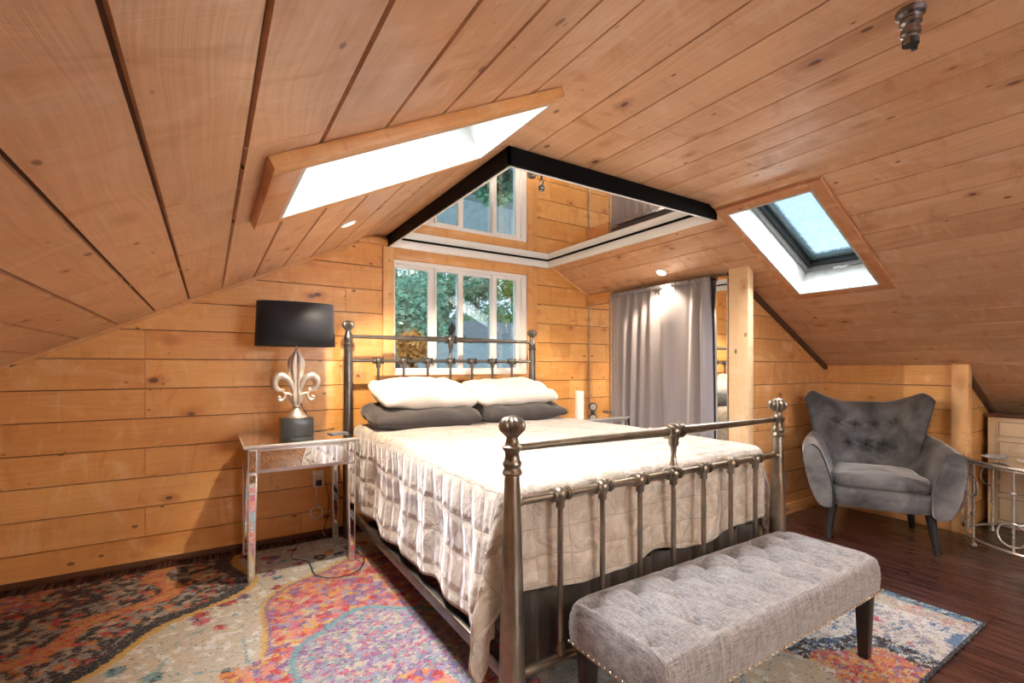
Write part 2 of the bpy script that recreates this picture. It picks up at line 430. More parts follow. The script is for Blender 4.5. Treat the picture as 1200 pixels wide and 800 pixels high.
def rug_mat():
    m = NT('bohemian_rug')
    tc = m.n('ShaderNodeTexCoord').outputs['Object']
    x, y, _ = m.sep(tc)
    # woven raggedness
    j = m.noise(m.xyz(m.math('MULTIPLY', x, 45), m.math('MULTIPLY', y, 110)), 1, 3, out=1)
    js = m.sep(j)
    X = m.math('ADD', x, m.math('MULTIPLY', m.math('SUBTRACT', js[0], 0.5), 0.075))
    Y = m.math('ADD', y, m.math('MULTIPLY', m.math('SUBTRACT', js[1], 0.5), 0.055))
    P = m.xyz(X, Y)
    cell = m.voro(P, 36); cs = m.sep(cell.outputs['Color'])
    cell2 = m.voro(P, 68); cs2 = m.sep(cell2.outputs['Color'])
    big = m.noise(P, 2.2, 3, 0.5, 1.0)
    flow = m.voro(P, 8.5); fs = m.sep(flow.outputs['Color']); fd = flow.outputs['Distance']
    def pal(f, cols):
        n = len(cols)
        return m.ramp(f, [(i / n, c) for i, c in enumerate(cols)], 'CONSTANT')
    cream = (0.56, 0.50, 0.42); navy = (0.012, 0.020, 0.042); orange = (0.72, 0.24, 0.07); red = (0.55, 0.05, 0.06); pink = (0.62, 0.13, 0.20)
    purple = (0.25, 0.13, 0.30); teal = (0.16, 0.34, 0.38); gold = (0.66, 0.40, 0.10); grey = (0.32, 0.32, 0.30); lilac = (0.36, 0.31, 0.46); sand = (0.62, 0.50, 0.36); blue = (0.08, 0.20, 0.38); white = (0.74, 0.73, 0.70); coral = (0.72, 0.28, 0.20)
    pinks = pal(cs[0], [coral, sand, pink, orange, red, purple, coral, gold, pink, red, purple, lilac])
    darks = pal(cs[0], [navy, grey, navy, sand, grey, red, grey, navy, navy, orange, grey, navy])
    creamp = pal(cs[1], [cream, cream, sand, cream, white, cream])
    lil = pal(cs2[0], [lilac, cream, purple, sand, pink, lilac, purple, teal, grey])
    whites = pal(cs2[1], [white, white, cream, white, lilac, white])
    def disc(cx, cy, sx, sy, amp, k, ph=0.0):
        dx = m.math('MULTIPLY', m.math('SUBTRACT', X, cx), 1 / sx); dy = m.math('MULTIPLY', m.math('SUBTRACT', Y, cy), 1 / sy)
        d = m.math('SQRT', m.math('ADD', m.math('MULTIPLY', dx, dx), m.math('MULTIPLY', dy, dy)))
        if amp:
            a = m.math('ARCTAN2', dy, dx)
            d = m.math('ADD', d, m.math('MULTIPLY', m.math('COSINE', m.math('ADD', m.math('MULTIPLY', a, k), ph)), amp))
        return d
    def band(d, a, b):
        return m.math('MULTIPLY', m.math('GREATER_THAN', d, a), m.math('LESS_THAN', d, b))
    c = creamp
    # flowers scattered on the cream field
    fl = m.math('MULTIPLY', m.math('GREATER_THAN', fs[0], 0.25), m.math('LESS_THAN', m.math('ADD', fd, m.math('MULTIPLY', cs[0], 0.14)), 0.40))
    flc = m.mix(m.math('GREATER_THAN', cs2[0], 0.72), pal(fs[1], [red, orange, teal, pink, red, navy, purple]), (*navy, 1))
    c = m.mix(fl, c, flc)
    c = m.mix(m.math('MULTIPLY', m.math('GREATER_THAN', fs[0], 0.35), m.math('LESS_THAN', fd, 0.10)), c, (*gold, 1))
    vine = m.voro(P, 3.1, 'DISTANCE_TO_EDGE').outputs['Distance']
    c = m.mix(m.math('MULTIPLY', m.math('LESS_THAN', vine, 0.012), m.math('GREATER_THAN', m.noise(P, 12, 2), 0.47)), c, (*teal, 1))
    # dark medallion on the left
    d1 = disc(-0.95, 3.35, 1.14, 0.98, 0.07, 8)
    c = m.mix(m.math('LESS_THAN', d1, 1.035), c, (*gold, 1))
    c = m.mix(m.math('LESS_THAN', d1, 1.0), c, (*navy, 1))
    c = m.mix(m.math('LESS_THAN', d1, 0.93), c, darks)
    c = m.mix(band(d1, 0.62, 0.72), c, pal(cs2[0], [orange, red, gold, coral, orange]))
    c = m.mix(band(d1, 0.34, 0.40), c, (*navy, 1))
    c = m.mix(band(d1, 0.0, 0.20), c, pinks)
    # pink medallion left of the bed
    d2 = disc(0.78, 2.30, 0.55, 0.66, 0.06, 6, 0.6)
    c = m.mix(m.math('LESS_THAN', d2, 1.12), c, (*gold, 1))
    c = m.mix(m.math('LESS_THAN', d2, 1.08), c, (*purple, 1))
    c = m.mix(m.math('LESS_THAN', d2, 1.05), c, pinks)
    d2b = disc(0.35, 1.55, 0.72, 0.62, 0.06, 6, 0.2)
    c = m.mix(m.math('LESS_THAN', d2b, 1.05), c, pinks)
    d3 = disc(0.62, 1.92, 0.34, 0.42, 0.05, 6)
    c = m.mix(m.math('LESS_THAN', d3, 1.08), c, (*teal, 1))
    c = m.mix(m.math('LESS_THAN', d3, 1.0), c, lil)
    d4 = disc(0.66, 1.62, 0.13, 0.17, 0, 1)
    c = m.mix(m.math('LESS_THAN', d4, 1.0), c, pinks)
    # right-hand white ground with navy sprigs and pale edge band
    wm = m.math('GREATER_THAN', m.math('ADD', x, m.math('MULTIPLY', m.math('SUBTRACT', big, 0.5), 0.5)), 2.02)
    spr = m.noise(m.xyz(m.math('MULTIPLY', X, 9), m.math('MULTIPLY', Y, 26)), 1, 3, 0.6, 0.8)
    wr = m.mix(m.mapr(spr, 0.585, 0.60), whites, (*blue, 1))
    wr = m.mix(m.mapr(m.noise(P, 13, 2), 0.64, 0.66), wr, (*pink, 1))
    d5 = disc(2.12, 0.74, 0.30, 0.26, 0.08, 6)
    wr = m.mix(m.math('LESS_THAN', d5, 1.3), wr, pal(cs2[0], [navy, blue, navy, white, navy]))
    wr = m.mix(m.math('LESS_THAN', d5, 0.95), wr, pal(cs2[0], [red, gold, purple, sand, orange, pink]))
    c = m.mix(wm, c, wr)
    ex = m.math('SUBTRACT', 3.045, x); ey = m.math('SUBTRACT', y, 0.685)
    edge = m.math('MINIMUM', ex, m.math('ADD', ey, 0.0))
    c = m.mix(band(ex, 0.075, 0.19), c, pal(cs2[1], [cream, lilac, cream, sand, coral, white, cream]))
    c = m.mix(m.math('LESS_THAN', ex, 0.075), c, pal(cs2[0], [blue, teal, blue, white, blue, navy, teal]))
    c = m.mix(m.math('LESS_THAN', m.math('MINIMUM', ex, ey), 0.012), c, (*navy, 1))
    # pile wear
    w = m.noise(m.xyz(m.math('MULTIPLY', x, 120), m.math('MULTIPLY', y, 120)), 1, 2)
    c = m.mix(m.mapr(w, 0.35, 0.75, 0.0, 0.25), c, (*sand, 1))
    spk = m.noise(m.xyz(m.math('MULTIPLY', x, 55), m.math('MULTIPLY', y, 85)), 1, 3, 0.7)
    c = m.mix(m.mapr(spk, 0.54, 0.60, 0.0, 0.55), c, m.mix(m.math('GREATER_THAN', cs2[2], 0.5), (*navy, 1), (*cream, 1)))
    c = m.mix(1.0, c, (0.66, 0.69, 0.73, 1), 'MULTIPLY')
    m.bsdf(c, 0.95, normal=m.bump(w, 0.5, 0.004), spec=0.05, sheen=0.03); return m.m
M['rug'] = rug_mat()

def glass_mat(name, tint=(0.92, 0.97, 0.97), refl=0.08, rough=0.0):
    m = NT(name)
    tr = m.n('ShaderNodeBsdfTransparent'); tr.inputs[0].default_value = (*tint, 1)
    gl = m.n('ShaderNodeBsdfGlossy'); gl.inputs['Roughness'].default_value = rough
    mx = m.n('ShaderNodeMixShader'); fr = m.n('ShaderNodeFresnel'); fr.inputs[0].default_value = 1.4
    m.l(m.math('ADD', fr.outputs[0], refl, clamp=True), mx.inputs[0]); m.l(tr.outputs[0], mx.inputs[1]); m.l(gl.outputs[0], mx.inputs[2])
    m.l(mx.outputs[0], m.out.inputs[0]); return m.m
M['glass'] = glass_mat('window_glass')
def dirty_glass():
    m = NT('weathered_roof_glass')
    tc = m.n('ShaderNodeTexCoord').outputs['Object']
    a = m.noise(tc, 28, 4, 0.7, 1.0)
    tr = m.n('ShaderNodeBsdfTransparent'); tr.inputs[0].default_value = (0.80, 0.84, 0.86, 1)
    df = m.n('ShaderNodeBsdfTranslucent'); m.l(m.mix(m.mapr(a, 0.3, 0.7), (0.40, 0.58, 0.62, 1), (0.80, 0.90, 0.92, 1)), df.inputs[0])
    mx = m.n('ShaderNodeMixShader'); m.l(m.mapr(a, 0.35, 0.7, 0.15, 0.55), mx.inputs[0]); m.l(tr.outputs[0], mx.inputs[1]); m.l(df.outputs[0], mx.inputs[2])
    m.l(mx.outputs[0], m.out.inputs[0]); return m.m
M['dirty_glass'] = dirty_glass()

def emis(name, col, s):
    m = NT(name); e = m.n('ShaderNodeEmission'); e.inputs[0].default_value = (*col, 1); e.inputs[1].default_value = s
    m.l(e.outputs[0], m.out.inputs[0]); return m.m
M['lamp_glow'] = emis('downlight_glow', (1.0, 0.86, 0.66), 60)

# ------------------------------------------------------------------ planked surfaces
def planks(name, origin, U, V, N, lines, v0, v1, mat, hole=None, joints=None, vclip=None, groove=0.004, depth=0.009, back=0.03, lip=0.0, parent=None):
    """Boards lie along V; lines = board edges along U; N points into the room."""
    O = Vector(origin); U = Vector(U).normalized(); V = Vector(V).normalized(); N = Vector(N).normalized()
    bm = bmesh.new(); uvl = bm.loops.layers.uv.verify(); cl = bm.loops.layers.float_color.new('rnd')
    def W(u, v, d): return O + U * u + V * v - N * d
    def quad(pts, uvs, rc, mi=0):
        f = bm.faces.new([bm.verts.new(p) for p in pts]); f.material_index = mi
        for l, q in zip(f.loops, uvs):
            l[uvl].uv = q; l[cl] = (rc[0], rc[1], 0, 1)
        # orient
        f.normal_update()
        if f.normal.dot(N) < -1e-4: f.normal_flip()
    for k in range(len(lines) - 1):
        a, b = lines[k], lines[k + 1]
        lo, hi = (v0, v1) if vclip is None else vclip(a, b)
        js = [j for j in (joints(k) if joints else []) if lo + 0.05 < j < hi - 0.05]
        cuts = [lo] + js + [hi]
        for q in range(len(cuts) - 1):
            s0, s1 = cuts[q] + (0.0012 if q else 0), cuts[q + 1] - (0.0012 if q < len(cuts) - 2 else 0)
            rc = (random.random(), random.random())
            # split by hole
            pieces = [(a, b, s0, s1)]
            if hole:
                hu0, hu1, hv0, hv1 = hole
                new = []
                for (pa, pb, t0, t1) in pieces:
                    if pb <= hu0 or pa >= hu1 or t1 <= hv0 or t0 >= hv1:
                        new.append((pa, pb, t0, t1)); continue
                    if t0 < hv0: new.append((pa, pb, t0, hv0))
                    if t1 > hv1: new.append((pa, pb, hv1, t1))
                    m0, m1 = max(t0, hv0), min(t1, hv1)
                    if pa < hu0: new.append((pa, hu0, m0, m1))
                    if pb > hu1: new.append((hu1, pb, m0, m1))
                pieces = new
            for (pa, pb, t0, t1) in pieces:
                prof = []
                if abs(pa - a) < 1e-6: prof += [(pa + groove * 0.55, depth), (pa + groove * 1.1, 0)]
                else: prof += [(pa, 0)]
                if abs(pb - b) < 1e-6: prof += [(pb - groove * 1.1, 0), (pb - groove * 0.55, depth)]
                else: prof += [(pb, 0)]
                for i in range(len(prof) - 1):
                    (x0, d0), (x1, d1) = prof[i], prof[i + 1]
                    quad([W(x0, t0, d0), W(x1, t0, d1), W(x1, t1, d1), W(x0, t1, d0)], [(t0, x0), (t0, x1), (t1, x1), (t1, x0)], rc)
                # board ends
                for t in (t0, t1):
                    quad([W(pa, t, 0), W(pb, t, 0), W(pb, t, depth), W(pa, t, depth)], [(t, pa), (t, pb), (t, pb), (t, pa)], rc)
        # backing (dark, seen only in the gaps) and outer skin
        for d, mi in ((depth, 1), (back, 1)):
            segs = [(a, b, lo, hi)]
            if hole:
                hu0, hu1, hv0, hv1 = hole
                new = []
                for (pa, pb, t0, t1) in segs:
                    if pb <= hu0 or pa >= hu1: new.append((pa, pb, t0, t1)); continue
                    new.append((pa, pb, t0, hv0)); new.append((pa, pb, hv1, t1))
                    if pa < hu0: new.append((pa, hu0, hv0, hv1))
                    if pb > hu1: new.append((hu1, pb, hv0, hv1))
                segs = new
            for (pa, pb, t0, t1) in segs:
                quad([W(pa, t0, d), W(pb, t0, d), W(pb, t1, d), W(pa, t1, d)], [(0, 0)] * 4, (0.5, 0.5), mi)
    me = bpy.data.meshes.new(name); bm.to_mesh(me); bm.free()
    me.materials.append(mat); me.materials.append(M['gap_backing'])
    return struct(link(bpy.data.objects.new(name, me), parent))

WY = 3.607           # far wall
LA = lambda x: 1.665 + 0.5 * x
RA = lambda x: 3.5 - 0.5 * x
ZF = 2.2
XL, XR = 1.07, 2.60
YB = -2.6            # wall behind the camera
XK = 4.585           # knee wall
SL = sqrt(1.25)

# floor
bm = bmesh.new(); box2(bm, (-1.55, YB - 0.1, -0.06), (5.6, WY + 0.1, 0.0))
struct(obj('floor', bm, M['floor'], smooth=False))

rows = [0.178 * i - 0.0035 for i in range(0, 14)]
rows[0] = 0.0
def gable_clip(a, b):
    z = a
    return (max(-1.55, (z - 1.665) / 0.5 - 0.03), min(5.55, (3.5 - z) / 0.5 + 0.03))
def far_joints(k):
    random.seed(100 + k)
    base = [-0.325] if k % 2 == 1 or k in (6,) else []
    extra = [random.choice([0.55, 0.9]) + random.uniform(-0.1, 0.1)] if k % 3 == 0 else []
    return sorted(base + extra + [2.95 if k % 2 else 2.72])
planks('wall_back', (0, WY, 0), (0, 0, 1), (1, 0, 0), (0, -1, 0), rows[:13] + [2.2], 0, 0, M['pine_wall'],
       hole=(1.13, 2.03, 1.204, 2.448), joints=far_joints, vclip=gable_clip, groove=0.0030)

# left slope: origin on the line X=0
def lx(x): return x * SL
llines = [lx(v) for v in (-1.56, -1.31, -1.14, -0.97, -0.795, -0.62, -0.447, -0.273, -0.103, 0.071, 0.25, 0.425, 0.6, 0.772, 0.937, XL + 0.01)]
def cj(seed):
    def f(k):
        random.seed(seed + k)
        return sorted([random.uniform(-1.2, 0.4), random.uniform(1.2, 3.0)]) if random.random() < 0.7 else [random.uniform(-0.5, 2.9)]
    return f
SKL = (0.20, 1.045, 1.39, 1.93)     # X0 X1 Y0 Y1 of the left skylight
SKR = (2.70, 3.55, 1.28, 1.77)
planks('ceiling_left', (0, 0, 1.665), (1, 0, 0.5), (0, 1, 0), (0.5, 0, -1), llines, YB - 0.05, WY + 0.03, M['pine_ceiling'],
       hole=(lx(SKL[0]), lx(SKL[1]), SKL[2], SKL[3]), joints=cj(31), groove=0.006, depth=0.012)
planks('ceiling', (0, 0, ZF), (1, 0, 0), (0, 1, 0), (0, 0, -1), [XL - 0.01, 1.253, 1.431, 1.619, 1.811, 1.996, 2.175, 2.363, XR + 0.01], YB - 0.05, WY + 0.03, M['pine_ceiling'], joints=cj(77), groove=0.0035)
rlines = [lx(v) for v in [XR - 0.01, 2.645] + [2.80 + 0.1585 * i for i in range(18)]]
planks('ceiling_right', (0, 0, 3.5), (1, 0, -0.5), (0, 1, 0), (-0.5, 0, -1), rlines, YB - 0.05, WY + 0.03, M['pine_ceiling'],
       hole=(lx(SKR[0]), lx(SKR[1]), SKR[2], SKR[3]), joints=cj(55), groove=0.003)

# knee walls, partition, niche, wall behind the camera
krow = [0.0, 0.165, 0.343, 0.521, 0.70, 0.878, 1.056, 1.235]
planks('wall_right', (XK, 0, 0), (0, 0, 1), (0, 1, 0), (-1, 0, 0), krow, 1.14, 2.10, M['pine_wall'], groove=0.0030, back=0.03)
def part_clip(a, b): return (3.21, min(XK + 0.005, (3.5 - a) / 0.5 + 0.03))
planks('wall_partition', (0, 2.08, 0), (0, 0, 1), (1, 0, 0), (0, -1, 0), [r for r in krow] + [1.413, 1.59, 1.77, 1.92], 0, 0, M['pine_trim'], vclip=part_clip, groove=0.0030)
def niche_clip(a, b): return (XK + 0.02, min(5.54, (3.5 - a) / 0.5 + 0.03))
planks('wall_niche', (0, 1.17, 0), (0, 0, 1), (1, 0, 0), (0, -1, 0), krow, 0, 0, M['pine_wall'], vclip=niche_clip, groove=0.0030)
planks('wall_eaves', (5.5, 0, 0), (0, 0, 1), (0, 1, 0), (-1, 0, 0), [0, 0.178, 0.356, 0.534, 0.712, 0.80], YB, 1.17, M['pine_wall'], groove=0.0030)
planks('wall_left', (-1.5, 0, 0), (0, 0, 1), (0, 1, 0), (1, 0, 0), [0, 0.178, 0.356, 0.534, 0.712, 0.89, 0.97], YB - 0.03, WY + 0.03, M['pine_wall'], groove=0.0030)
planks('wall_front', (0, YB, 0), (0, 0, 1), (1, 0, 0), (0, 1, 0), rows[:13] + [2.2], 0, 0, M['pine_wall'],
       hole=(0.9, 1.95, 1.1, 2.6), vclip=gable_clip, groove=0.0030)

def board(name, a, b, mat, grain, bevel=0.003, parent=None):
    bm = bmesh.new(); box2(bm, a, b, bevel=bevel, seg=2)
    return obj(name, bm, mat, parent, uvgrain=grain)

# baseboards and corner mouldings
struct(board('baseboard_back', (-1.5, WY - 0.014, 0), (3.19, WY, 0.035), M['dark_trim'], 0))
struct(board('baseboard_right', (XK - 0.018, 1.2, 0), (XK, 2.08, 0.085), M['pine_trim'], 1))
struct(board('baseboard_partition', (3.28, 2.062, 0), (XK - 0.018, 2.08, 0.085), M['pine_trim'], 0))
def slope_strip(name, x0, x1, zf, y0, y1, w, mat, drop=0.0):
    """thin strip lying under a sloped ceiling on a gable-parallel wall"""
    bm = bmesh.new()
    poly = [(x0, zf(x0) - drop), (x1, zf(x1) - drop), (x1, zf(x1) - drop - w), (x0, zf(x0) - drop - w)]
    prism(bm, poly, y0, y1, 'Y')
    return obj(name, bm, mat, None, uvgrain=0)
struct(slope_strip('trim_1', -1.5, 0.98, LA, WY - 0.012, WY, 0.022, M['pine_trim']))
struct(slope_strip('trim_2', 2.72, 3.2, RA, WY - 0.02, WY, 0.022, M['pine_post']))
struct(slope_strip('trim_3', 3.27, XK, RA, 2.05, 2.08, 0.035, M['dark_trim']))
struct(slope_strip('trim_4', 4.62, 5.45, RA, 1.145, 1.17, 0.05, M['dark_trim']))
struct(board('trim_5', (0.93, WY - 0.05, 2.12), (1.15, WY, 2.165), M['pine_trim'], 0))
# post at the closet corner and post at the knee-wall corner
struct(board('trim_6', (3.19, 1.935, 0), (3.255, 2.085, 1.915), M['pale_post'], 2, 0.004))
struct(board('trim_7', (4.55, 1.12, 0), (4.625, 1.215, 1.215), M['pine_post'], 2, 0.004))
# header above the mirrored panel
struct(board('trim_8', (3.165, 3.30, 1.80), (3.21, WY, 1.905), M['pine_trim'], 1))

# window casing on the far wall
cas = bpy.data.objects.new('window_1', None); link(cas); cas.location = (1.826, WY, 1.13); struct(cas)
def wb(name, a, b, mat, grain=0, bevel=0.003, par=cas):
    bm = bmesh.new(); o = Vector(par.location)
    box2(bm, tuple(Vector(a) - o), tuple(Vector(b) - o), bevel=bevel)
    return obj(name, bm, mat, par, uvgrain=grain)
wb('casing', (1.117, WY - 0.022, 1.13), (1.204, WY, 2.12), M['pine_post'], 2)
wb('casing', (2.448, WY - 0.022, 1.13), (2.55, WY, 2.12), M['pine_trim'], 2)
wb('casing', (1.204, WY - 0.022, 2.03), (2.448, WY, 2.12), M['pine_trim'], 0)
wb('window_sill', (1.06, WY - 0.085, 1.085), (2.58, WY + 0.02, 1.13), M['pine_trim'], 0)
fy0, fy1 = WY - 0.005, WY + 0.085
def frame_rect(bm, x0, x1, z0, z1, w, y0, y1, ws=None):
    o = Vector(cas.location)
    ws = ws or (w, w, w, w)   # left right bottom top
    for a, b in (((x0, y0, z0), (x0 + ws[0], y1, z1)), ((x1 - ws[1], y0, z0), (x1, y1, z1)),
                 ((x0 + ws[0], y0, z0), (x1 - ws[1], y1, z0 + ws[2])), ((x0 + ws[0], y0, z1 - ws[3]), (x1 - ws[1], y1, z1))):
        box2(bm, tuple(Vector(a) - o), tuple(Vector(b) - o), bevel=0.003, seg=1)
bm = bmesh.new(); frame_rect(bm, 1.204, 2.448, 1.13, 2.03, 0.03, fy0, fy1 + 0.06, (0.014, 0.055, 0.03, 0.03)); obj('window_frame', bm, M['vinyl'], cas)
for (a, b, ws, yy) in ((1.218, 1.575, (0.006, 0.062, 0.03, 0.03), 0.05), (1.56, 1.815, (0.014, 0.045, 0.03, 0.03), 0.02), (1.77, 2.135, (0.03, 0.035, 0.03, 0.03), 0.05), (2.10, 2.395, (0.045, 0.05, 0.03, 0.03), 0.02)):
    bm = bmesh.new(); frame_rect(bm, a, b, 1.155, 2.005, 0.03, WY + yy, WY + yy + 0.028, ws); s_ = obj('sash', bm, M['vinyl'], cas)
    bm = bmesh.new(); o = Vector(cas.location); box2(bm, tuple(Vector((a + ws[0], WY + yy + 0.012, 1.185)) - o), tuple(Vector((b - ws[1], WY + yy + 0.016, 1.975)) - o)); obj('pane', bm, M['glass'], s_, smooth=False)

# unseen window added in the wall behind the camera for fill light
w2 = bpy.data.objects.new('added_window', None); link(w2); w2.location = (1.85, YB, 0.9); struct(w2)
bm = bmesh.new()
for a, b in (((-0.75, -0.1, 0), (-0.70, 0.02, 1.05)), ((0.70, -0.1, 0), (0.75, 0.02, 1.05)), ((-0.7, -0.1, 0), (0.7, 0.02, 0.05)), ((-0.7, -0.1, 1.0), (0.7, 0.02, 1.05)), ((-0.02, -0.1, 0.05), (0.02, 0.0, 1.0))):
    box2(bm, a, b, bevel=0.003)
obj('window_frame', bm, M['vinyl'], w2)
bm = bmesh.new(); box2(bm, (-0.7, -0.06, 0.05), (0.7, -0.055, 1.0)); obj('pane', bm, M['glass'], w2, smooth=False)

# ------------------------------------------------------------------ skylights
def skylight(name, slope, zx, R, trim_w, shaft_h, label):
    """R = (X0,X1,Y0,Y1); slope +0.5 / -0.5; local frame: u up-slope along X, v=Y, w=outward normal"""
    X0, X1, Y0, Y1 = R
    root = bpy.data.objects.new(name, None); link(root); struct(root)
    cx = (X0 + X1) / 2; cy = (Y0 + Y1) / 2
    ang = math.atan(slope)
    root.location = (cx, cy, zx(cx)); root.rotation_euler = (0, -ang, 0)
    hu = (X1 - X0) / 2 * SL; hv = (Y1 - Y0) / 2
    return root, hu, hv
def ringbox(bm, u0, u1, v0, v1, w, z0, z1, bevel=0.003):
    for a, b in (((u0, v0, z0), (u1, v0 + w, z1)), ((u0, v1 - w, z0), (u1, v1, z1)), ((u0, v0 + w, z0), (u0 + w, v1 - w, z1)), ((u1 - w, v0 + w, z0), (u1, v1 - w, z1))):
        box2(bm, a, b, bevel=bevel)
def box_part(name, a, b, mat, par, grain=0, bevel=0.003):
    bm = bmesh.new(); box2(bm, a, b, bevel=bevel); return obj(name, bm, mat, par, uvgrain=grain)

# left
root, hu, hv = skylight('window_3', 0.5, LA, SKL, 0.07, 0.4, '')
tw = 0.055
for a, b, g in (((-hu - tw - 0.03, -hv - tw, -0.035), (hu + 0.012, -hv, 0.0), 0), ((-hu - tw - 0.03, hv, -0.035), (hu + 0.012, hv + 0.045, 0.0), 0),
                ((-hu - tw - 0.03, -hv, -0.035), (-hu, hv, 0.0), 1)):
    box_part('casing', a, b, M['sky_trim'] if g else M['pine_trim'], root, g)
box_part('casing', (hu - 0.005, -hv, -0.012), (hu + 0.012, hv, 0.0), M['sky_trim'], root, 1)
bm = bmesh.new()
th = 0.02; H = 0.42; ZS = -0.033
for a, b in (((-hu, -hv, ZS), (hu, -hv + 0.012, H)), ((-hu, hv - 0.012, ZS), (hu, hv, H)), ((-hu, -hv, ZS), (-hu + 0.012, hv, H)), ((hu - 0.012, -hv, ZS), (hu, hv, H))):
    box2(bm, a, b)
obj('shaft', bm, M['shaft'], root, smooth=False)
bm = bmesh.new(); ringbox(bm, -hu, hu, -hv, hv, 0.04, H - 0.03, H + 0.03); obj('sash', bm, M['vinyl'], root)
bm = bmesh.new(); box2(bm, (-hu + 0.03, -hv + 0.03, H), (hu - 0.03, hv - 0.03, H + 0.006)); obj('pane', bm, M['glass'], root, smooth=False)
SKYL_ROOT = root

# right
root, hu, hv = skylight('window_4', -0.5, RA, SKR, 0.05, 0.3, '')
for a, b, g in (((-hu - tw, -hv - 0.065, -0.022), (hu + tw, -hv, 0.0), 0), ((-hu - tw, hv, -0.022), (hu + tw, hv + 0.045, 0.0), 0),
                ((-hu - tw, -hv, -0.022), (-hu, hv, 0.0), 1), ((hu, -hv, -0.022), (hu + tw, hv, 0.0), 1)):
    box_part('casing', a, b, M['sky_trim'], root, g)
bm = bmesh.new(); H = 0.20; ZS = -0.020
for a, b in (((-hu, -hv, ZS), (hu, -hv + 0.012, H)), ((-hu, hv - 0.012, ZS), (hu, hv, H)), ((-hu, -hv, ZS), (-hu + 0.012, hv, H)), ((hu - 0.012, -hv, ZS), (hu, hv, H))):
    box2(bm, a, b)
obj('shaft', bm, M['shaft'], root, smooth=False)
M['sash_grey'] = simple('grey_sash_metal', (0.23, 0.23, 0.22), 0.4)
M['seal'] = simple('black_rubber_seal', (0.015, 0.015, 0.016), 0.5)
M['slate_sash'] = simple('slate_sash', (0.10, 0.15, 0.17), 0.35)
bm = bmesh.new(); ringbox(bm, -hu, hu, -hv, hv, 0.035, H - 0.045, H); obj('sash_frame', bm, M['sash_grey'], root)
bm = bmesh.new(); ringbox(bm, -hu + 0.035, hu - 0.035, -hv + 0.035, hv - 0.035, 0.022, H - 0.02, H + 0.03); obj('seal', bm, M['seal'], root)
bm = bmesh.new(); ringbox(bm, -hu + 0.05, hu - 0.05, -hv + 0.05, hv - 0.05, 0.04, H + 0.02, H + 0.06); obj('sash', bm, M['slate_sash'], root)
bm = bmesh.new(); box2(bm, (-hu + 0.09, -hv + 0.09, H + 0.04), (hu - 0.09, hv - 0.09, H + 0.046)); obj('pane', bm, M['dirty_glass'], root, smooth=False)
bm = bmesh.new(); tube(bm, catmull([(hu - 0.045, -0.05, H - 0.055), (hu - 0.055, -0.03, H - 0.075), (hu - 0.05, 0.0, H - 0.065), (hu - 0.055, 0.03, H - 0.075)]), 0.006); obj('handle', bm, M['nickel'], root)
bm = bmesh.new(); box2(bm, (-hu - th, -hv - th, H - 0.001), (hu + th, -hv, H + 0.12)); box2(bm, (-hu - th, hv, H - 0.001), (hu + th, hv + th, H + 0.12)); box2(bm, (-hu - th, -hv, H), (-hu, hv, H + 0.12)); box2(bm, (hu, -hv, H), (hu + th, hv, H + 0.12)); obj('roof_curb', bm, M['slate_sash'], root, smooth=False)

# ------------------------------------------------------------------ ceiling mirror (lies flat under the flat ceiling)
cm = thing('ceiling_mirror', 'large rectangular ceiling mirror in a black and white frame above the bed', 'mirror', (1.9, 2.70, ZF))
mx0, mx1, my0, my1 = 1.145 - 1.9, 2.68 - 1.9, 1.83 - 2.70, 3.585 - 2.70
zt, zb = -0.002, -0.085
bm = bmesh.new()
box2(bm, (mx0, my0, zb), (mx0 + 0.012, my1, zt)); box2(bm, (mx0, my0, zb), (mx1, my0 + 0.012, zt)); box2(bm, (mx1 - 0.006, my0, zb + 0.003), (mx1, my1, zt)); box2(bm, (mx0, my1 - 0.006, zb + 0.003), (mx1, my1, zt))
obj('outer_frame', bm, M['black_band'], cm, smooth=False)
bm = bmesh.new(); a = 0.013
box2(bm, (mx0 + a, my0 + a, zb - 0.003), (mx0 + a + 0.012, my1 - a, zt - 0.015), bevel=0.002); box2(bm, (mx0 + a, my0 + a, zb - 0.003), (mx1 - a, my0 + a + 0.012, zt - 0.015), bevel=0.002)
box2(bm, (mx1 - a - 0.016, my0 + a, zb - 0.003), (mx1 - 0.002, my1 - a, zt - 0.015), bevel=0.002); box2(bm, (mx0 + a, my1 - a - 0.016, zb - 0.003), (mx1 - a, my1 - 0.002, zt - 0.015), bevel=0.002)
obj('inner_frame', bm, M['vinyl'], cm)
bm = bmesh.new(); ringbox(bm, mx0 + 0.03, mx1 - 0.03, my0 + 0.03, my1 - 0.03, 0.006, zt - 0.028, zt - 0.014, 0); obj('bead', bm, M['black_band'], cm, smooth=False)
bm = bmesh.new(); box2(bm, (mx0 + 0.02, my0 + 0.02, zt - 0.02), (mx1 - 0.02, my1 - 0.02, zt - 0.006)); obj('mirror_glass', bm, M['mirror'], cm, smooth=False)

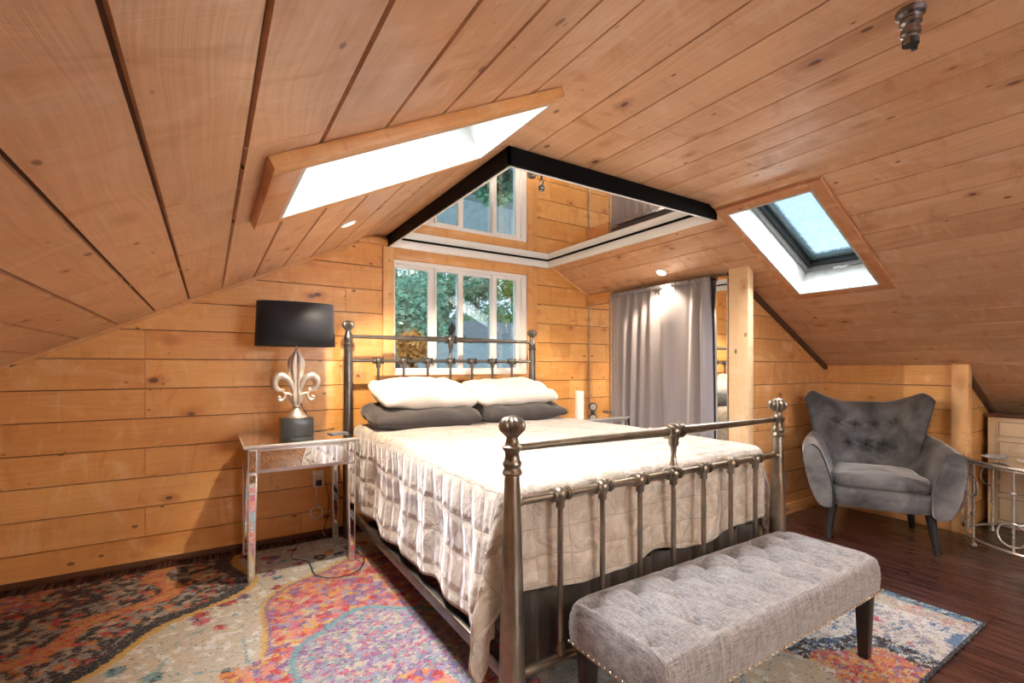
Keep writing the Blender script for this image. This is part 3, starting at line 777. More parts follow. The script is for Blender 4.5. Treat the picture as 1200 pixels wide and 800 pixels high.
# chrome swivel fittings
def fitting(name, label, loc, tilt, drop):
    t = thing(name, label, 'ceiling fitting', loc)
    t.rotation_euler = (0, tilt, 0)
    bm = bmesh.new(); lathe(bm, [(0.034, 0), (0.036, -0.006), (0.034, -0.016), (0.025, -0.020), (0.024, -0.026)], n=24); obj('mounting_cup', bm, M['chrome'], t)
    bm = bmesh.new(); lathe(bm, [(0.022, -0.024), (0.026, -0.032), (0.026, -0.04), (0.018, -0.046), (0.018, -0.052), (0.024, -0.056), (0.024, -0.07), (0.017, -0.074), (0.015, -drop)], n=24); obj('swivel_body', bm, M['chrome'], t)
    bm = bmesh.new(); lathe(bm, [(0.020, -drop), (0.020, -drop - 0.016)], n=16, axis='Z'); obj('socket', bm, M['black_plastic'], t)
    for s in (-1, 1):
        bm = bmesh.new(); box(bm, (s * 0.026, 0, -drop - 0.012), (0.010, 0.016, 0.020), bevel=0.004); obj('lug', bm, M['chrome'], t)
    return t
fitting('ceiling_fitting', 'chrome swivel fitting on the open wooden ceiling slope right of the ceiling mirror', (1.664, 0.531, ZF), 0, 0.082)
h = thing('ceiling_hook', 'small chrome hanging hook with ball under the front of the ceiling mirror', 'hook', (1.40, 1.93, ZF - 0.022))
bm = bmesh.new(); lathe(bm, [(0.012, 0), (0.012, -0.01), (0.006, -0.014), (0.006, -0.05)], n=14); obj('stem', bm, M['chrome'], h)
bm = bmesh.new(); tube(bm, [(0.012 * cos(a), 0, -0.06 + 0.012 * sin(a)) for a in [2 * pi * i / 16 for i in range(16)]], 0.003, closed=True); obj('ring', bm, M['chrome'], h)
bm = bmesh.new(); ball(bm, (0, 0, -0.09), 0.017); obj('ball', bm, M['chrome'], h)

# recessed downlights (two in view, the rest added behind the camera as fill)
def downlight(loc, normal, label, power=9, group='recessed downlights'):
    t = thing('recessed_downlight', label, 'ceiling light', loc, 0, None)
    q = Vector((0, 0, -1)).rotation_difference(Vector(normal).normalized())
    t.rotation_mode = 'QUATERNION'; t.rotation_quaternion = q
    bm = bmesh.new(); lathe(bm, [(0.030, -0.002), (0.034, -0.006), (0.044, -0.006), (0.048, -0.001), (0.030, -0.0005)], n=28); obj('trim_ring', bm, M['vinyl'], t)
    bm = bmesh.new(); lathe(bm, [(0.031, -0.0045), (0.001, -0.0045)], n=24); obj('diffuser', bm, M['lamp_glow'], t, smooth=False)
    l = bpy.data.lights.new('downlight_lamp', 'SPOT'); l.energy = power; l.color = (1.0, 0.82, 0.60); l.spot_size = radians(125); l.spot_blend = 0.35; l.shadow_soft_size = 0.025
    lo = bpy.data.objects.new('lamp', l); link(lo, t); lo.location = (0, 0, -0.02)
    return t
nl = (0.5, 0, -1); nr = (-0.5, 0, -1)
downlight((0.652, 2.722, LA(0.652)), nl, 'small round recessed downlight in the left ceiling slope beside the skylight', 60)
downlight((3.085, 2.607, RA(3.085)), nr, 'bright round recessed downlight in the sloped ceiling above the grey curtain', 30)
for (x, y, n, lab) in ((0.45, -0.9, nl, 'unseen fill downlight added in the left slope behind the camera'), (3.0, 0.35, nr, None), (3.0, -1.2, nr, 'unseen fill downlight added in the right slope near the back wall'), (1.9, -1.2, (0, 0, -1), 'unseen fill downlight added in the flat ceiling behind the camera')):
    if lab: downlight((x, y, LA(x) if n is nl else (RA(x) if n is nr else ZF)), n, lab, 22)

# ------------------------------------------------------------------ closet: mirrored panels and curtain
def mirror_panel(y0, y1, z1, label):
    t = thing('mirrored_closet_door', label, 'mirrored door', (3.19, (y0 + y1) / 2, 0.0))
    hw = (y1 - y0) / 2
    bm = bmesh.new(); box2(bm, (0, -hw + 0.004, 0.03), (0.008, hw - 0.004, z1)); obj('mirror_glass', bm, M['mirror'], t, smooth=False)
    bm = bmesh.new(); box2(bm, (-0.004, -hw, 0.0), (0.02, -hw + 0.006, z1)); box2(bm, (-0.004, hw - 0.004, 0.0), (0.02, hw, z1)); box2(bm, (-0.004, -hw, 0.0), (0.02, hw, 0.03)); obj('edge_frame', bm, M['nickel'], t, smooth=False)
mirror_panel(3.302, 3.590, 1.795, 'narrow mirrored closet panel reflecting the pine wall beside the corner')
mirror_panel(2.292, 3.298, 1.86, 'mirrored closet door hidden behind the grey curtain')
mirror_panel(2.090, 2.288, 1.86, 'mirrored closet panel reflecting the headboard between curtain and pine post')
# curtain
def make_curtain():
    t = thing('curtain', 'long grey satin curtain hanging in front of the mirrored closet', 'curtain', (3.150, 2.74, 0.0))
    y0, y1 = -0.535, 0.50
    bm = bmesh.new()
    ztop = 1.865
    def f(u, v):
        z = ztop - v * (ztop - 0.05)
        y = y0 + u * (y1 - y0)
        spread = 1 + 0.05 * v
        yy = y * spread
        w = u * 8.0 + 0.6 * sin(u * 9)
        amp = 0.004 + 0.031 * min(1, v * 6) * (0.75 + 0.35 * sin(u * 17 + 1))
        ph = 2 * pi * (w + 0.15 * sin(v * 3 + u * 12))
        x = amp * (sin(ph) + 0.28 * sin(2 * ph + 1.0)) + (0.004 * sin(u * 300) if v < 0.03 else 0)
        yy += 0.012 * cos(ph) * min(1, v * 6)
        return (x - 0.002, yy, z)
    grid(bm, 330, 40, f)
    o = obj('drape', bm, M['curtain'], t, ang=180)
    s = o.modifiers.new('thick', 'SOLIDIFY'); s.thickness = 0.002
    bm = bmesh.new()
    def f2(u, v):
        y = y0 + u * (y1 - y0)
        return (-0.008 + 0.005 * sin(u * 260) , y, ztop + 0.004 - v * 0.03)
    grid(bm, 360, 3, f2)
    o = obj('header_tape', bm, M['curtain'], t, ang=180); s = o.modifiers.new('thick', 'SOLIDIFY'); s.thickness = 0.003
    bm = bmesh.new(); lathe(bm, [(0.006, y0 - 0.01), (0.006, y1 + 0.01)], (0.012, 0, ztop - 0.008), n=10, axis='Y'); obj('rod', bm, M['black_plastic'], t)
make_curtain()

# ------------------------------------------------------------------ bed
BX, FY, HY, HW = 1.60, 1.29, 3.42, 0.78
bed = thing('iron_bed', 'dark metal bed frame with ribbed ball finials and spindle head and foot boards', 'bed', (BX, (FY + HY) / 2, 0.011))
def L(y): return y - (FY + HY) / 2
def finial(x, y, z, r, mat, par):
    bm = bmesh.new()
    lathe(bm, [(r * .45, -0.012), (r * .42, 0.0), (r * .62, 0.008), (r * .93, 0.022), (r, 0.036), (r * .93, 0.050), (r * .66, 0.062), (r * .3, 0.067), (r * .15, 0.069)], (x, y, z), n=96, flutes=12, fl_amp=0.24, fl_range=(0.004, 0.066))
    obj('finial', bm, mat, par)
def knot(bm, x, y, z, r):
    r *= 1.12
    lathe(bm, [(r * .62, -r * 1.45), (r * .95, -r * 1.38), (r * .95, -r * 1.22), (r * .62, -r * 1.15)], (x, y, z), n=14, axis='X')
    lathe(bm, [(r * .62, r * 1.15), (r * .95, r * 1.22), (r * .95, r * 1.38), (r * .62, r * 1.45)], (x, y, z), n=14, axis='X')
    ball(bm, (x, y, z), r, 14, 8)
    lathe(bm, [(r * .85, -r * 1.15), (r * .85, -r * .9)], (x, y, z), n=14, axis='X')
    lathe(bm, [(r * .85, r * .9), (r * .85, r * 1.15)], (x, y, z), n=14, axis='X')
    lathe(bm, [(r * .5, -r * 1.9), (r * .66, -r * 1.6), (r * .6, -r * 1.2), (r * .8, -r * .6)], (x, y, z), n=14)
# footboard
mt = M['bronze']
for s in (-1, 1):
    bm = bmesh.new()
    lathe(bm, [(0.043, 0), (0.042, 0.22), (0.035, 0.52), (0.0245, 0.84), (0.0185, 0.905), (0.0185, 0.905)], (s * HW, L(FY), 0), n=24)
    p = obj('post', bm, mt, bed)
    bm = bmesh.new()
    lathe(bm, [(0.021, 0.838), (0.030, 0.842), (0.033, 0.850), (0.029, 0.858), (0.026, 0.864), (0.030, 0.872), (0.031, 0.880), (0.026, 0.888), (0.023, 0.903), (0.024, 0.915), (0.031, 0.925), (0.032, 0.932), (0.024, 0.938), (0.021, 0.948), (0.018, 0.958), (0.021, 0.966)], (s * HW, L(FY), 0), n=24)
    obj('collar', bm, mt, bed)
    finial(s * HW, L(FY), 0.962, 0.044, mt, bed)
bm = bmesh.new()
lathe(bm, [(0.0115, -HW + 0.01), (0.012, -0.62), (0.0165, -0.30), (0.0205, -0.03)], (0, L(FY), 0.926), n=18, axis='X')
lathe(bm, [(0.0205, 0.03), (0.0165, 0.30), (0.012, 0.62), (0.0115, HW - 0.01)], (0, L(FY), 0.926), n=18, axis='X')
obj('top_rail', bm, mt, bed)
bm = bmesh.new(); knot(bm, 0, L(FY), 0.926, 0.029); obj('knuckle', bm, mt, bed)
bm = bmesh.new(); lathe(bm, [(0.018, 0.785), (0.012, 0.80), (0.010, 0.83), (0.013, 0.86), (0.019, 0.872), (0.016, 0.885), (0.020, 0.90)], (0, L(FY), 0), n=16); obj('baluster', bm, mt, bed)
bm = bmesh.new(); lathe(bm, [(0.0135, -HW + 0.01), (0.0135, HW - 0.01)], (0, L(FY), 0.752), n=14, axis='X'); obj('lower_rail', bm, mt, bed)
bm = bmesh.new(); lathe(bm, [(0.0165, -HW + 0.01), (0.0165, HW - 0.01)], (0, L(FY), 0.195), n=14, axis='X'); obj('bottom_rail', bm, mt, bed)
for k in range(7):
    x = (k - 3) * 0.195
    bm = bmesh.new(); lathe(bm, [(0.0105, 0.20), (0.0105, 0.60), (0.0095, 0.745)], (x, L(FY), 0), n=12); s_ = obj('spindle', bm, mt, bed)
    bm = bmesh.new(); knot(bm, x, L(FY), 0.752, 0.0225); obj('knuckle', bm, mt, s_)
    bm = bmesh.new(); lathe(bm, [(0.014, 0.205), (0.016, 0.22), (0.015, 0.235), (0.011, 0.25)], (x, L(FY), 0), n=12); obj('ferrule', bm, mt, s_)
for s in (-1, 1):
    bm = bmesh.new(); ball(bm, (s * (HW - 0.022), L(FY), 0.752), 0.019, 12, 8); obj('rail_cap', bm, mt, bed)
# headboard
mt = M['pewter']
for s in (-1, 1):
    bm = bmesh.new(); lathe(bm, [(0.036, 0), (0.036, 0.4), (0.033, 0.8), (0.0285, 1.30), (0.026, 1.34)], (s * HW, L(HY), 0), n=22); obj('post', bm, mt, bed)
    bm = bmesh.new(); lathe(bm, [(0.028, 1.325), (0.033, 1.332), (0.033, 1.345), (0.027, 1.352), (0.030, 1.375), (0.030, 1.395), (0.025, 1.405), (0.021, 1.425), (0.018, 1.438), (0.022, 1.446)], (s * HW, L(HY), 0), n=22); obj('collar', bm, mt, bed)
    finial(s * HW, L(HY), 1.440, 0.043, mt, bed)
bm = bmesh.new()
lathe(bm, [(0.0115, -HW + 0.01), (0.013, -0.6), (0.019, -0.2), (0.021, -0.03)], (0, L(HY), 1.398), n=16, axis='X')
lathe(bm, [(0.021, 0.03), (0.019, 0.2), (0.013, 0.6), (0.0115, HW - 0.01)], (0, L(HY), 1.398), n=16, axis='X')
obj('top_rail', bm, mt, bed)
bm = bmesh.new(); knot(bm, 0, L(HY), 1.398, 0.031); obj('knuckle', bm, mt, bed)
bm = bmesh.new(); lathe(bm, [(0.018, 1.26), (0.012, 1.275), (0.011, 1.30), (0.014, 1.34), (0.020, 1.36)], (0, L(HY), 0), n=16); obj('baluster', bm, mt, bed)
bm = bmesh.new(); lathe(bm, [(0.0125, -HW + 0.01), (0.0125, HW - 0.01)], (0, L(HY), 1.229), n=14, axis='X'); obj('lower_rail', bm, mt, bed)
bm = bmesh.new(); lathe(bm, [(0.0165, -HW + 0.01), (0.0165, HW - 0.01)], (0, L(HY), 0.45), n=14, axis='X'); obj('bottom_rail', bm, mt, bed)
for k in range(7):
    x = (k - 3) * 0.190
    bm = bmesh.new(); lathe(bm, [(0.0105, 0.45), (0.0105, 1.0), (0.0095, 1.22)], (x, L(HY), 0), n=10); s_ = obj('spindle', bm, mt, bed)
    bm = bmesh.new(); knot(bm, x, L(HY), 1.229, 0.0235); obj('knuckle', bm, mt, s_)
for s in (-1, 1):
    bm = bmesh.new(); box2(bm, (s * (HW - 0.004) - 0.02, L(FY) + 0.03, 0.165), (s * (HW - 0.004) + 0.02, L(HY) - 0.03, 0.215), bevel=0.004); obj('side_rail', bm, mt, bed)
for y in (1.9, 2.8):
    bm = bmesh.new(); box2(bm, (-0.72, L(y) - 0.03, 0.17), (0.72, L(y) + 0.03, 0.2)); obj('slat', bm, mt, bed, smooth=False)

bm = bmesh.new(); box2(bm, (-0.70, -0.97, 0), (0.70, 0.97, 0.20), bevel=0.02, seg=3)
t = tag(obj('box_spring', bm, M['skirt']), 'dark cloth covered box spring under the mattress on the iron bed', 'box spring'); t.location = (BX, 2.37, 0.215)
bm = bmesh.new(); box2(bm, (-0.70, -0.97, 0), (0.70, 0.97, 0.345), bevel=0.05, seg=5)
t = tag(obj('mattress', bm, M['mattress']), 'thick mattress under the beige quilt on the iron bed', 'mattress'); t.location = (BX, 2.37, 0.42)
# dark gathered valance at the foot
bm = bmesh.new()
def fsk(u, v): return (-0.70 + 1.4 * u, 0.016 * sin(u * 90 + 2 * sin(u * 17)) - 0.014, 0.42 - v * (0.40 - 0.10))
grid(bm, 200, 4, fsk); o = obj('bed_skirt', bm, M['skirt'], ang=180); o.location = (BX, 1.385, 0.0); s = o.modifiers.new('t', 'SOLIDIFY'); s.thickness = 0.003
tag(o, 'dark gathered bed skirt showing under the quilt behind the footboard', 'bed skirt')

# quilt
def make_quilt():
    wx = 0.725; Rr = 0.055; ztop = 0.793
    yh, yf = 3.28, 1.395
    Ln = yh - yf
    hang_s, hang_f = 0.56, 0.405
    step = 0.0155
    na = int((2 * (wx + hang_s)) / step); nb = int((Ln + hang_f) / step)
    bm = bmesh.new(); uvl = bm.loops.layers.uv.verify()
    def pos(a, b):
        da = max(abs(a) - wx, 0); db = max(b - Ln, 0)
        sg = 1 if a > 0 else -1
        ax = max(-wx, min(wx, a)); by = min(b, Ln)
        r = hypot(da, db)
        # soft undulation of the top
        puff = 0.010 * noise.noise(Vector((a * 2.2, b * 2.2, 0.3))) + 0.005 * noise.noise(Vector((a * 7, b * 7, 1.3)))
        x = ax; y = yh - by
        if r <= 0:
            return Vector((x, y, ztop + puff))
        phi = atan2(db, da)                     # 0 side, 90 foot
        f = phi / (pi / 2)
        th = (f ** 2.6) * (pi / 2) if (da > 0 and db > 0) else phi
        ox, oy = sg * cos(th), -sin(th)
        arc = Rr * pi / 2
        if r < arc:
            an = r / Rr; out = Rr * sin(an); dn = Rr * (1 - cos(an))
        else:
            out = Rr; dn = Rr + (r - arc)
        hang = max(0, r - arc)
        corner = sin(2 * phi) if (da > 0 and db > 0) else 0
        # folds
        along = b if phi < 0.3 else (a if phi > 1.2 else 0)
        fold = 0.010 * sin(along * 21 + 1.3 * sin(along * 5)) * min(1, hang * 4)
        nn = 0.020 * noise.noise(Vector((a * 3.3, b * 3.3, 5.0))) * min(1, hang * 4) + 0.006 * noise.noise(Vector((a * 14, b * 14, 2.0))) * min(1, hang * 6)
        out += fold * (1 - corner) + nn + hang * (0.015 if phi < 1.2 else 0.01)
        out += corner * (0.085 * min(1, hang * 2.6) * (1.35 - f) + 0.052 * sin(f * 5.0 * pi) * min(1, hang * 2.6))
        if db == 0 and by > Ln - 0.30:           # cloth gathers forward beside the post
            k = (by - (Ln - 0.30)) / 0.30
            out += 0.045 * k * k * min(1, hang * 2.5) * (1 + 0.6 * sin(by * 40))
        if phi > 1.2 and abs(a) > wx - 0.15: out = min(out, Rr + 0.004)
        if phi > 1.2: out = min(out, 0.088)
        z = ztop + puff * (1 - min(1, r * 8)) - dn
        z += (0.012 if phi < 1.2 else 0.026) * sin(along * (13 if phi < 1.2 else 8.5) + 2 + sin(along * 5)) * min(1, hang * 2.4)
        z = max(z, 0.03)
        return Vector((x + ox * out, y + oy * out, z))
    V = []
    for j in range(nb + 1):
        row = []
        for i in range(na + 1):
            a = -(wx + hang_s) + 2 * (wx + hang_s) * i / na; b = (Ln + hang_f) * j / nb
            p = pos(a, b); v = bm.verts.new((p.x, p.y - 2.37, p.z)); row.append((v, a, b))
        V.append(row)
    for j in range(nb):
        for i in range(na):
            q = [V[j][i], V[j][i + 1], V[j + 1][i + 1], V[j + 1][i]]
            f = bm.faces.new([t[0] for t in q])
            for l, t in zip(f.loops, q): l[uvl].uv = (t[1] + 5, t[2] + 5)
    me = bpy.data.meshes.new('quilt'); bm.to_mesh(me); bm.free(); smooth_mesh(me, 180); me.materials.append(M['quilt'])
    o = link(bpy.data.objects.new('quilt', me)); o.location = (BX, 2.37, 0.011)
    s = o.modifiers.new('t', 'SOLIDIFY'); s.thickness = 0.012; s.offset = 1
    tag(o, 'beige stitched quilt spread over the iron bed and draping down its sides', 'quilt')
make_quilt()

def pillow(name, label, loc, rot, sx, sy, sz, mat, seed, group=None):
    bm = bmesh.new(); n, m_ = 42, 26
    def surf(side):
        def f(u, v):
            a = (u * 2 - 1); b = (v * 2 - 1)
            e = max(0, (1 - abs(a) ** 3.4)) ** 0.5 * max(0, (1 - abs(b) ** 3.0)) ** 0.5
            pinch = 1 - 0.07 * (1 - abs(b) ** 1.5) * abs(a) ** 6
            pin2 = 1 - 0.09 * (1 - abs(a) ** 1.5) * abs(b) ** 6
            rc = 1 - 0.115 * (abs(a) * abs(b)) ** 2.5
            x = a * sx * pinch * rc; y = b * sy * pin2 * rc
            z = side * e * sz
            nz = noise.noise(Vector((a * 2.1 + seed, b * 2.1, side))) * 0.022 + noise.noise(Vector((a * 6 + seed, b * 6, side))) * 0.008
            z += nz * min(1, e * 2)
            z += 0.012 * noise.noise(Vector((a * 3 + seed, b * 3, 9)))
            return (x, y, z)
        return f
    A = grid(bm, n, m_, surf(1)); B = grid(bm, n, m_, surf(-1))
    bmesh.ops.remove_doubles(bm, verts=bm.verts, dist=0.0015)
    o = obj(name, bm, mat, None, ang=180)
    o.location = loc; o.rotation_euler = rot
    tag(o, label, 'pillow', group)
    return o
pillow('pillow', 'charcoal grey pillow lying on the quilt under the left white pillow', (1.225, 3.08, 0.872), (radians(7), radians(0), radians(-2)), 0.40, 0.255, 0.078, M['pillow_grey'], 1.0)
pillow('pillow', 'charcoal grey pillow lying on the quilt under the right white pillow', (1.985, 3.08, 0.870), (radians(7), 0, radians(2)), 0.39, 0.255, 0.074, M['pillow_grey'], 4.0)
pillow('pillow', 'plump white pillow on the left side of the bed, nearest the lamp', (1.255, 3.13, 1.012), (radians(16), radians(1), radians(1)), 0.365, 0.235, 0.078, M['pillow_white'], 7.0)
pillow('pillow', 'plump white pillow on the right side of the bed, nearest the candle', (1.965, 3.13, 1.004), (radians(15), radians(-1), radians(-2)), 0.365, 0.235, 0.075, M['pillow_white'], 10.0)

# ------------------------------------------------------------------ nightstands
def nightstand(loc, label):
    t = thing('mirrored_nightstand', label, 'nightstand', loc)
    W2, D = 0.29, 0.25; HT = 0.755
    bm = bmesh.new(); box2(bm, (-W2 - 0.022, -D - 0.012, HT - 0.022), (W2 + 0.022, D + 0.008, HT - 0.0035), bevel=0.004); top = obj('table_top', bm, M['champagne'], t)
    bm = bmesh.new(); box2(bm, (-W2 - 0.014, -D - 0.004, HT - 0.0035), (W2 + 0.014, D, HT)); obj('top_mirror', bm, M['mirror'], top, smooth=False)
    bm = bmesh.new()
    box2(bm, (-W2, -D + 0.004, 0.595), (W2, D, HT - 0.022), bevel=0.002); body = obj('apron', bm, M['champagne'], t)
    bm = bmesh.new(); box2(bm, (-W2 + 0.053, -D - 0.006, 0.606), (W2 - 0.053, -D + 0.006, 0.728), bevel=0.003); d = obj('drawer', bm, M['champagne'], t)
    bm = bmesh.new(); box2(bm, (-W2 + 0.063, -D - 0.0075, 0.616), (W2 - 0.063, -D - 0.004, 0.718)); obj('drawer_mirror', bm, M['mirror'], d, smooth=False)
    for s in (-1, 1):
        bm = bmesh.new(); box(bm, (s * W2, 0.005, 0.665), (0.003, 2 * D - 0.11, 0.115)); obj('side_mirror', bm, M['mirror'], body, smooth=False)
    for sx in (-1, 1):
        for sy in (-1, 1):
            cx, cy = sx * (W2 - 0.024), sy * (D - 0.024)
            bm = bmesh.new()
            taper_box(bm, (cx + sx * 0.006, cy, 0.0), (cx, cy, 0.60), (0.034, 0.034), (0.048, 0.048), bevel=0.002)
            box2(bm, (cx - 0.024, cy - 0.024, 0.595), (cx + 0.024, cy + 0.024, 0.73), bevel=0.002)
            lg = obj('leg', bm, M['champagne'], t)
            bm = bmesh.new()
            # mirror inlays on the two outward faces
            def inlay(z0, z1, w0, w1, c0, c1, face):
                vs = []
                for (z, w, c) in ((z0, w0, c0), (z1, w1, c1)):
                    for k in (-1, 1):
                        if face == 'y': vs.append((c + k * w / 2, None, z))
                        else: vs.append((None, cy + k * w / 2, z))
                return vs
            for (z0, z1) in ((0.02, 0.588), (0.606, 0.722)):
                def half(z): return (0.017 + 0.007 * min(z, 0.6) / 0.6)
                def ccx(z): return cx + sx * 0.006 * (1 - min(z, 0.6) / 0.6)
                y_ = lambda z: cy + sy * (half(z) + 0.0006) if sy < 0 else cy - (half(z) + 0.0006)
                q = [(ccx(z0) - half(z0) + 0.008, cy - half(z0) - 0.0008, z0), (ccx(z0) + half(z0) - 0.008, cy - half(z0) - 0.0008, z0), (ccx(z1) + half(z1) - 0.008, cy - half(z1) - 0.0008, z1), (ccx(z1) - half(z1) + 0.008, cy - half(z1) - 0.0008, z1)]
                bm.faces.new([bm.verts.new(p) for p in q])
                q = [(ccx(z0) + sx * (half(z0) + 0.0008), cy - half(z0) + 0.008, z0), (ccx(z0) + sx * (half(z0) + 0.0008), cy + half(z0) - 0.008, z0), (ccx(z1) + sx * (half(z1) + 0.0008), cy + half(z1) - 0.008, z1), (ccx(z1) + sx * (half(z1) + 0.0008), cy - half(z1) + 0.008, z1)]
                bm.faces.new([bm.verts.new(p) for p in q])
            obj('leg_mirror', bm, M['mirror'], lg, smooth=False)
    return t
nightstand((0.468, 3.228, 0.011), 'mirrored nightstand with tapered legs left of the bed, holding the black lamp')
nightstand((2.80, 3.228, 0.011), 'mirrored nightstand half hidden right of the bed, holding a white candle')

# lamp
lp = thing('table_lamp', 'silver fleur-de-lis table lamp with oval black shade on the mirrored nightstand', 'lamp', (0.462, 3.25, 0.7665))
bm = bmesh.new(); box2(bm, (-0.09, -0.075, 0.0), (0.09, 0.075, 0.112), bevel=0.003); obj('base_block', bm, M['black_gloss'], lp)
bm = bmesh.new()
lathe(bm, [(0.066, 0.112), (0.064, 0.122), (0.05, 0.135), (0.036, 0.150), (0.024, 0.162), (0.017, 0.172), (0.024, 0.178), (0.024, 0.188), (0.015, 0.192)], n=28, sy=0.8); obj('pedestal', bm, M['silver_leaf'], lp)
bm = bmesh.new()
lathe(bm, [(0.014, 0.188), (0.032, 0.205), (0.042, 0.232), (0.040, 0.262), (0.031, 0.290), (0.028, 0.320), (0.031, 0.350), (0.040, 0.385), (0.050, 0.425), (0.052, 0.455), (0.042, 0.485), (0.022, 0.512), (0.009, 0.530), (0.006, 0.535)], n=60, sy=0.6, flutes=6, fl_amp=0.42, fl_range=(0.2, 0.52)); obj('fleur_stem', bm, M['silver_leaf'], lp)
for s in (-1, 1):
    bm = bmesh.new()
    pts = catmull([(s * 0.014, 0, 0.262), (s * 0.030, 0, 0.320), (s * 0.058, 0, 0.362), (s * 0.095, 0, 0.374), (s * 0.122, 0, 0.345), (s * 0.118, 0, 0.305), (s * 0.092, 0, 0.284), (s * 0.068, 0, 0.292)], 7)
    n_ = len(pts); rad = [0.008 + 0.016 * sin(pi * min(1, (i / n_) * 1.15)) ** 0.8 + 0.002 for i in range(n_)]
    tube(bm, pts, rad, 12, flat=1.0)
    pts = catmull([(s * 0.092, 0, 0.288), (s * 0.070, 0, 0.270), (s * 0.066, 0, 0.245), (s * 0.080, 0, 0.224), (s * 0.100, 0, 0.226), (s * 0.104, 0, 0.243)], 6)
    n_ = len(pts); tube(bm, pts, [0.008 + 0.003 * (i / n_) for i in range(n_)], 10)
    ball(bm, (s * 0.098, 0, 0.240), 0.012, 12, 8)
    tube(bm, catmull([(s * 0.02, 0, 0.245), (s * 0.045, 0, 0.262), (s * 0.068, 0, 0.262)], 6), 0.008, 10)
    obj('scroll', bm, M['silver_leaf'], lp)
bm = bmesh.new(); lathe(bm, [(0.007, 0.53), (0.007, 0.60), (0.004, 0.605), (0.004, 0.83)], n=12); obj('stem', bm, M['silver_leaf'], lp)
def oval_shade():
    a0, b0, a1, b1 = 0.232, 0.10, 0.222, 0.094   # bottom, top
    z0, z1 = 0.558, 0.828
    bm = bmesh.new(); n = 72
    rings = []
    for (A, B, z) in ((a0, b0, z0), ((a0 + a1) / 2, (b0 + b1) / 2, (z0 + z1) / 2), (a1, b1, z1)):
        rings.append([bm.verts.new((A * math.copysign(abs(cos(2 * pi * i / n)) ** 0.75, cos(2 * pi * i / n)), B * math.copysign(abs(sin(2 * pi * i / n)) ** 0.8, sin(2 * pi * i / n)), z)) for i in range(n)])
    for k in range(2):
        for i in range(n):
            j = (i + 1) % n; bm.faces.new((rings[k][i], rings[k][j], rings[k + 1][j], rings[k + 1][i]))
    o = obj('lamp_shade', bm, M['shade'], lp); s = o.modifiers.new('t', 'SOLIDIFY'); s.thickness = 0.003
    bm = bmesh.new()
    for i in range(3):
        a = 2 * pi * i / 3 + 0.4
        tube(bm, [(0, 0, z1 - 0.01), (a1 * 0.97 * cos(a), b1 * 0.97 * sin(a), z1 - 0.004)], 0.002, 6)
    obj('shade_spider', bm, M['silver_leaf'], lp)
oval_shade()
bm = bmesh.new(); lathe(bm, [(0.006, 0.826), (0.011, 0.832), (0.011, 0.840), (0.005, 0.846)], n=14); obj('finial', bm, M['nickel'], lp)
bm = bmesh.new(); tube(bm, catmull([(0.03, 0.03, 0.20), (0.05, 0.06, 0.16), (0.078, 0.082, 0.11), (0.088, 0.09, 0.05), (0.10, 0.11, 0.004), (0.2, 0.16, 0.004), (0.27, 0.20, 0.003)], 6), 0.0025, 6); obj('cord', bm, M['black_plastic'], lp)

# flat pad on the left nightstand, behind right
bm = bmesh.new(); box2(bm, (-0.055, -0.035, 0), (0.055, 0.035, 0.009), bevel=0.003)
t = tag(obj('phone', bm, simple('grey_phone_case', (0.20, 0.20, 0.22), 0.4)), 'slim grey phone lying at the right edge of the lamp nightstand', 'phone'); t.location = (0.70, 3.20, 0.7665); t.rotation_euler = (0, 0, 0.25)

# candle and small round clocks on the right nightstand
t = thing('pillar_candle', 'white pillar candle standing on the nightstand right of the bed', 'candle', (2.865, 3.36, 0.7665))
M['wax'] = simple('white_wax', (0.86, 0.84, 0.80), 0.45)
bm = bmesh.new(); lathe(bm, [(0.040, 0), (0.041, 0.005), (0.041, 0.20), (0.038, 0.207), (0.034, 0.203), (0.010, 0.200)], n=28); obj('wax_body', bm, M['wax'], t)
bm = bmesh.new(); tube(bm, [(0, 0, 0.198), (0.001, 0, 0.212)], 0.0015, 6); obj('wick', bm, M['black_plastic'], t)
t = thing('round_clock', 'small round dark rimmed clock on the nightstand beside the mirrored closet', 'clock', (3.05, 3.38, 0.7665), radians(-38))
bm = bmesh.new(); lathe(bm, [(0.036, -0.012), (0.040, -0.008), (0.040, 0.008), (0.034, 0.012)], (0, 0, 0.052), n=28, axis='Y'); obj('rim', bm, M['black_gloss'], t)
bm = bmesh.new(); lathe(bm, [(0.029, -0.0135), (0.001, -0.0138)], (0, 0, 0.052), n=24, axis='Y'); obj('dial', bm, simple('grey_dial', (0.35, 0.34, 0.33), 0.25), t)
bm = bmesh.new(); box2(bm, (-0.022, -0.014, 0), (0.022, 0.014, 0.014), bevel=0.003); obj('foot', bm, M['black_gloss'], t)

# outlet, chargers, cables
t = thing('wall_outlet', 'white wall outlet with plugs on the pine wall under the lamp nightstand', 'outlet', (0.655, WY, 0.40))
bm = bmesh.new(); box2(bm, (-0.037, -0.007, -0.058), (0.037, 0, 0.058), bevel=0.003); obj('cover_plate', bm, M['white_plastic'], t)
for z in (-0.022, 0.022):
    bm = bmesh.new(); box2(bm, (-0.016, -0.011, z - 0.014), (0.016, -0.006, z + 0.014), bevel=0.004); obj('socket', bm, M['white_plastic'], t)
bm = bmesh.new(); box2(bm, (-0.018, -0.042, -0.045), (0.020, -0.010, -0.006), bevel=0.004)
tag(obj('plug', bm, M['black_plastic']), 'black charger plug in the wall outlet under the nightstand', 'plug').location = (0.655, WY, 0.40)
t = thing('charging_cable', 'white cable coiled in a ring hanging against the pine wall under the nightstand', 'cable', (0.64, WY - 0.02, 0.17))
bm = bmesh.new()
pts = []
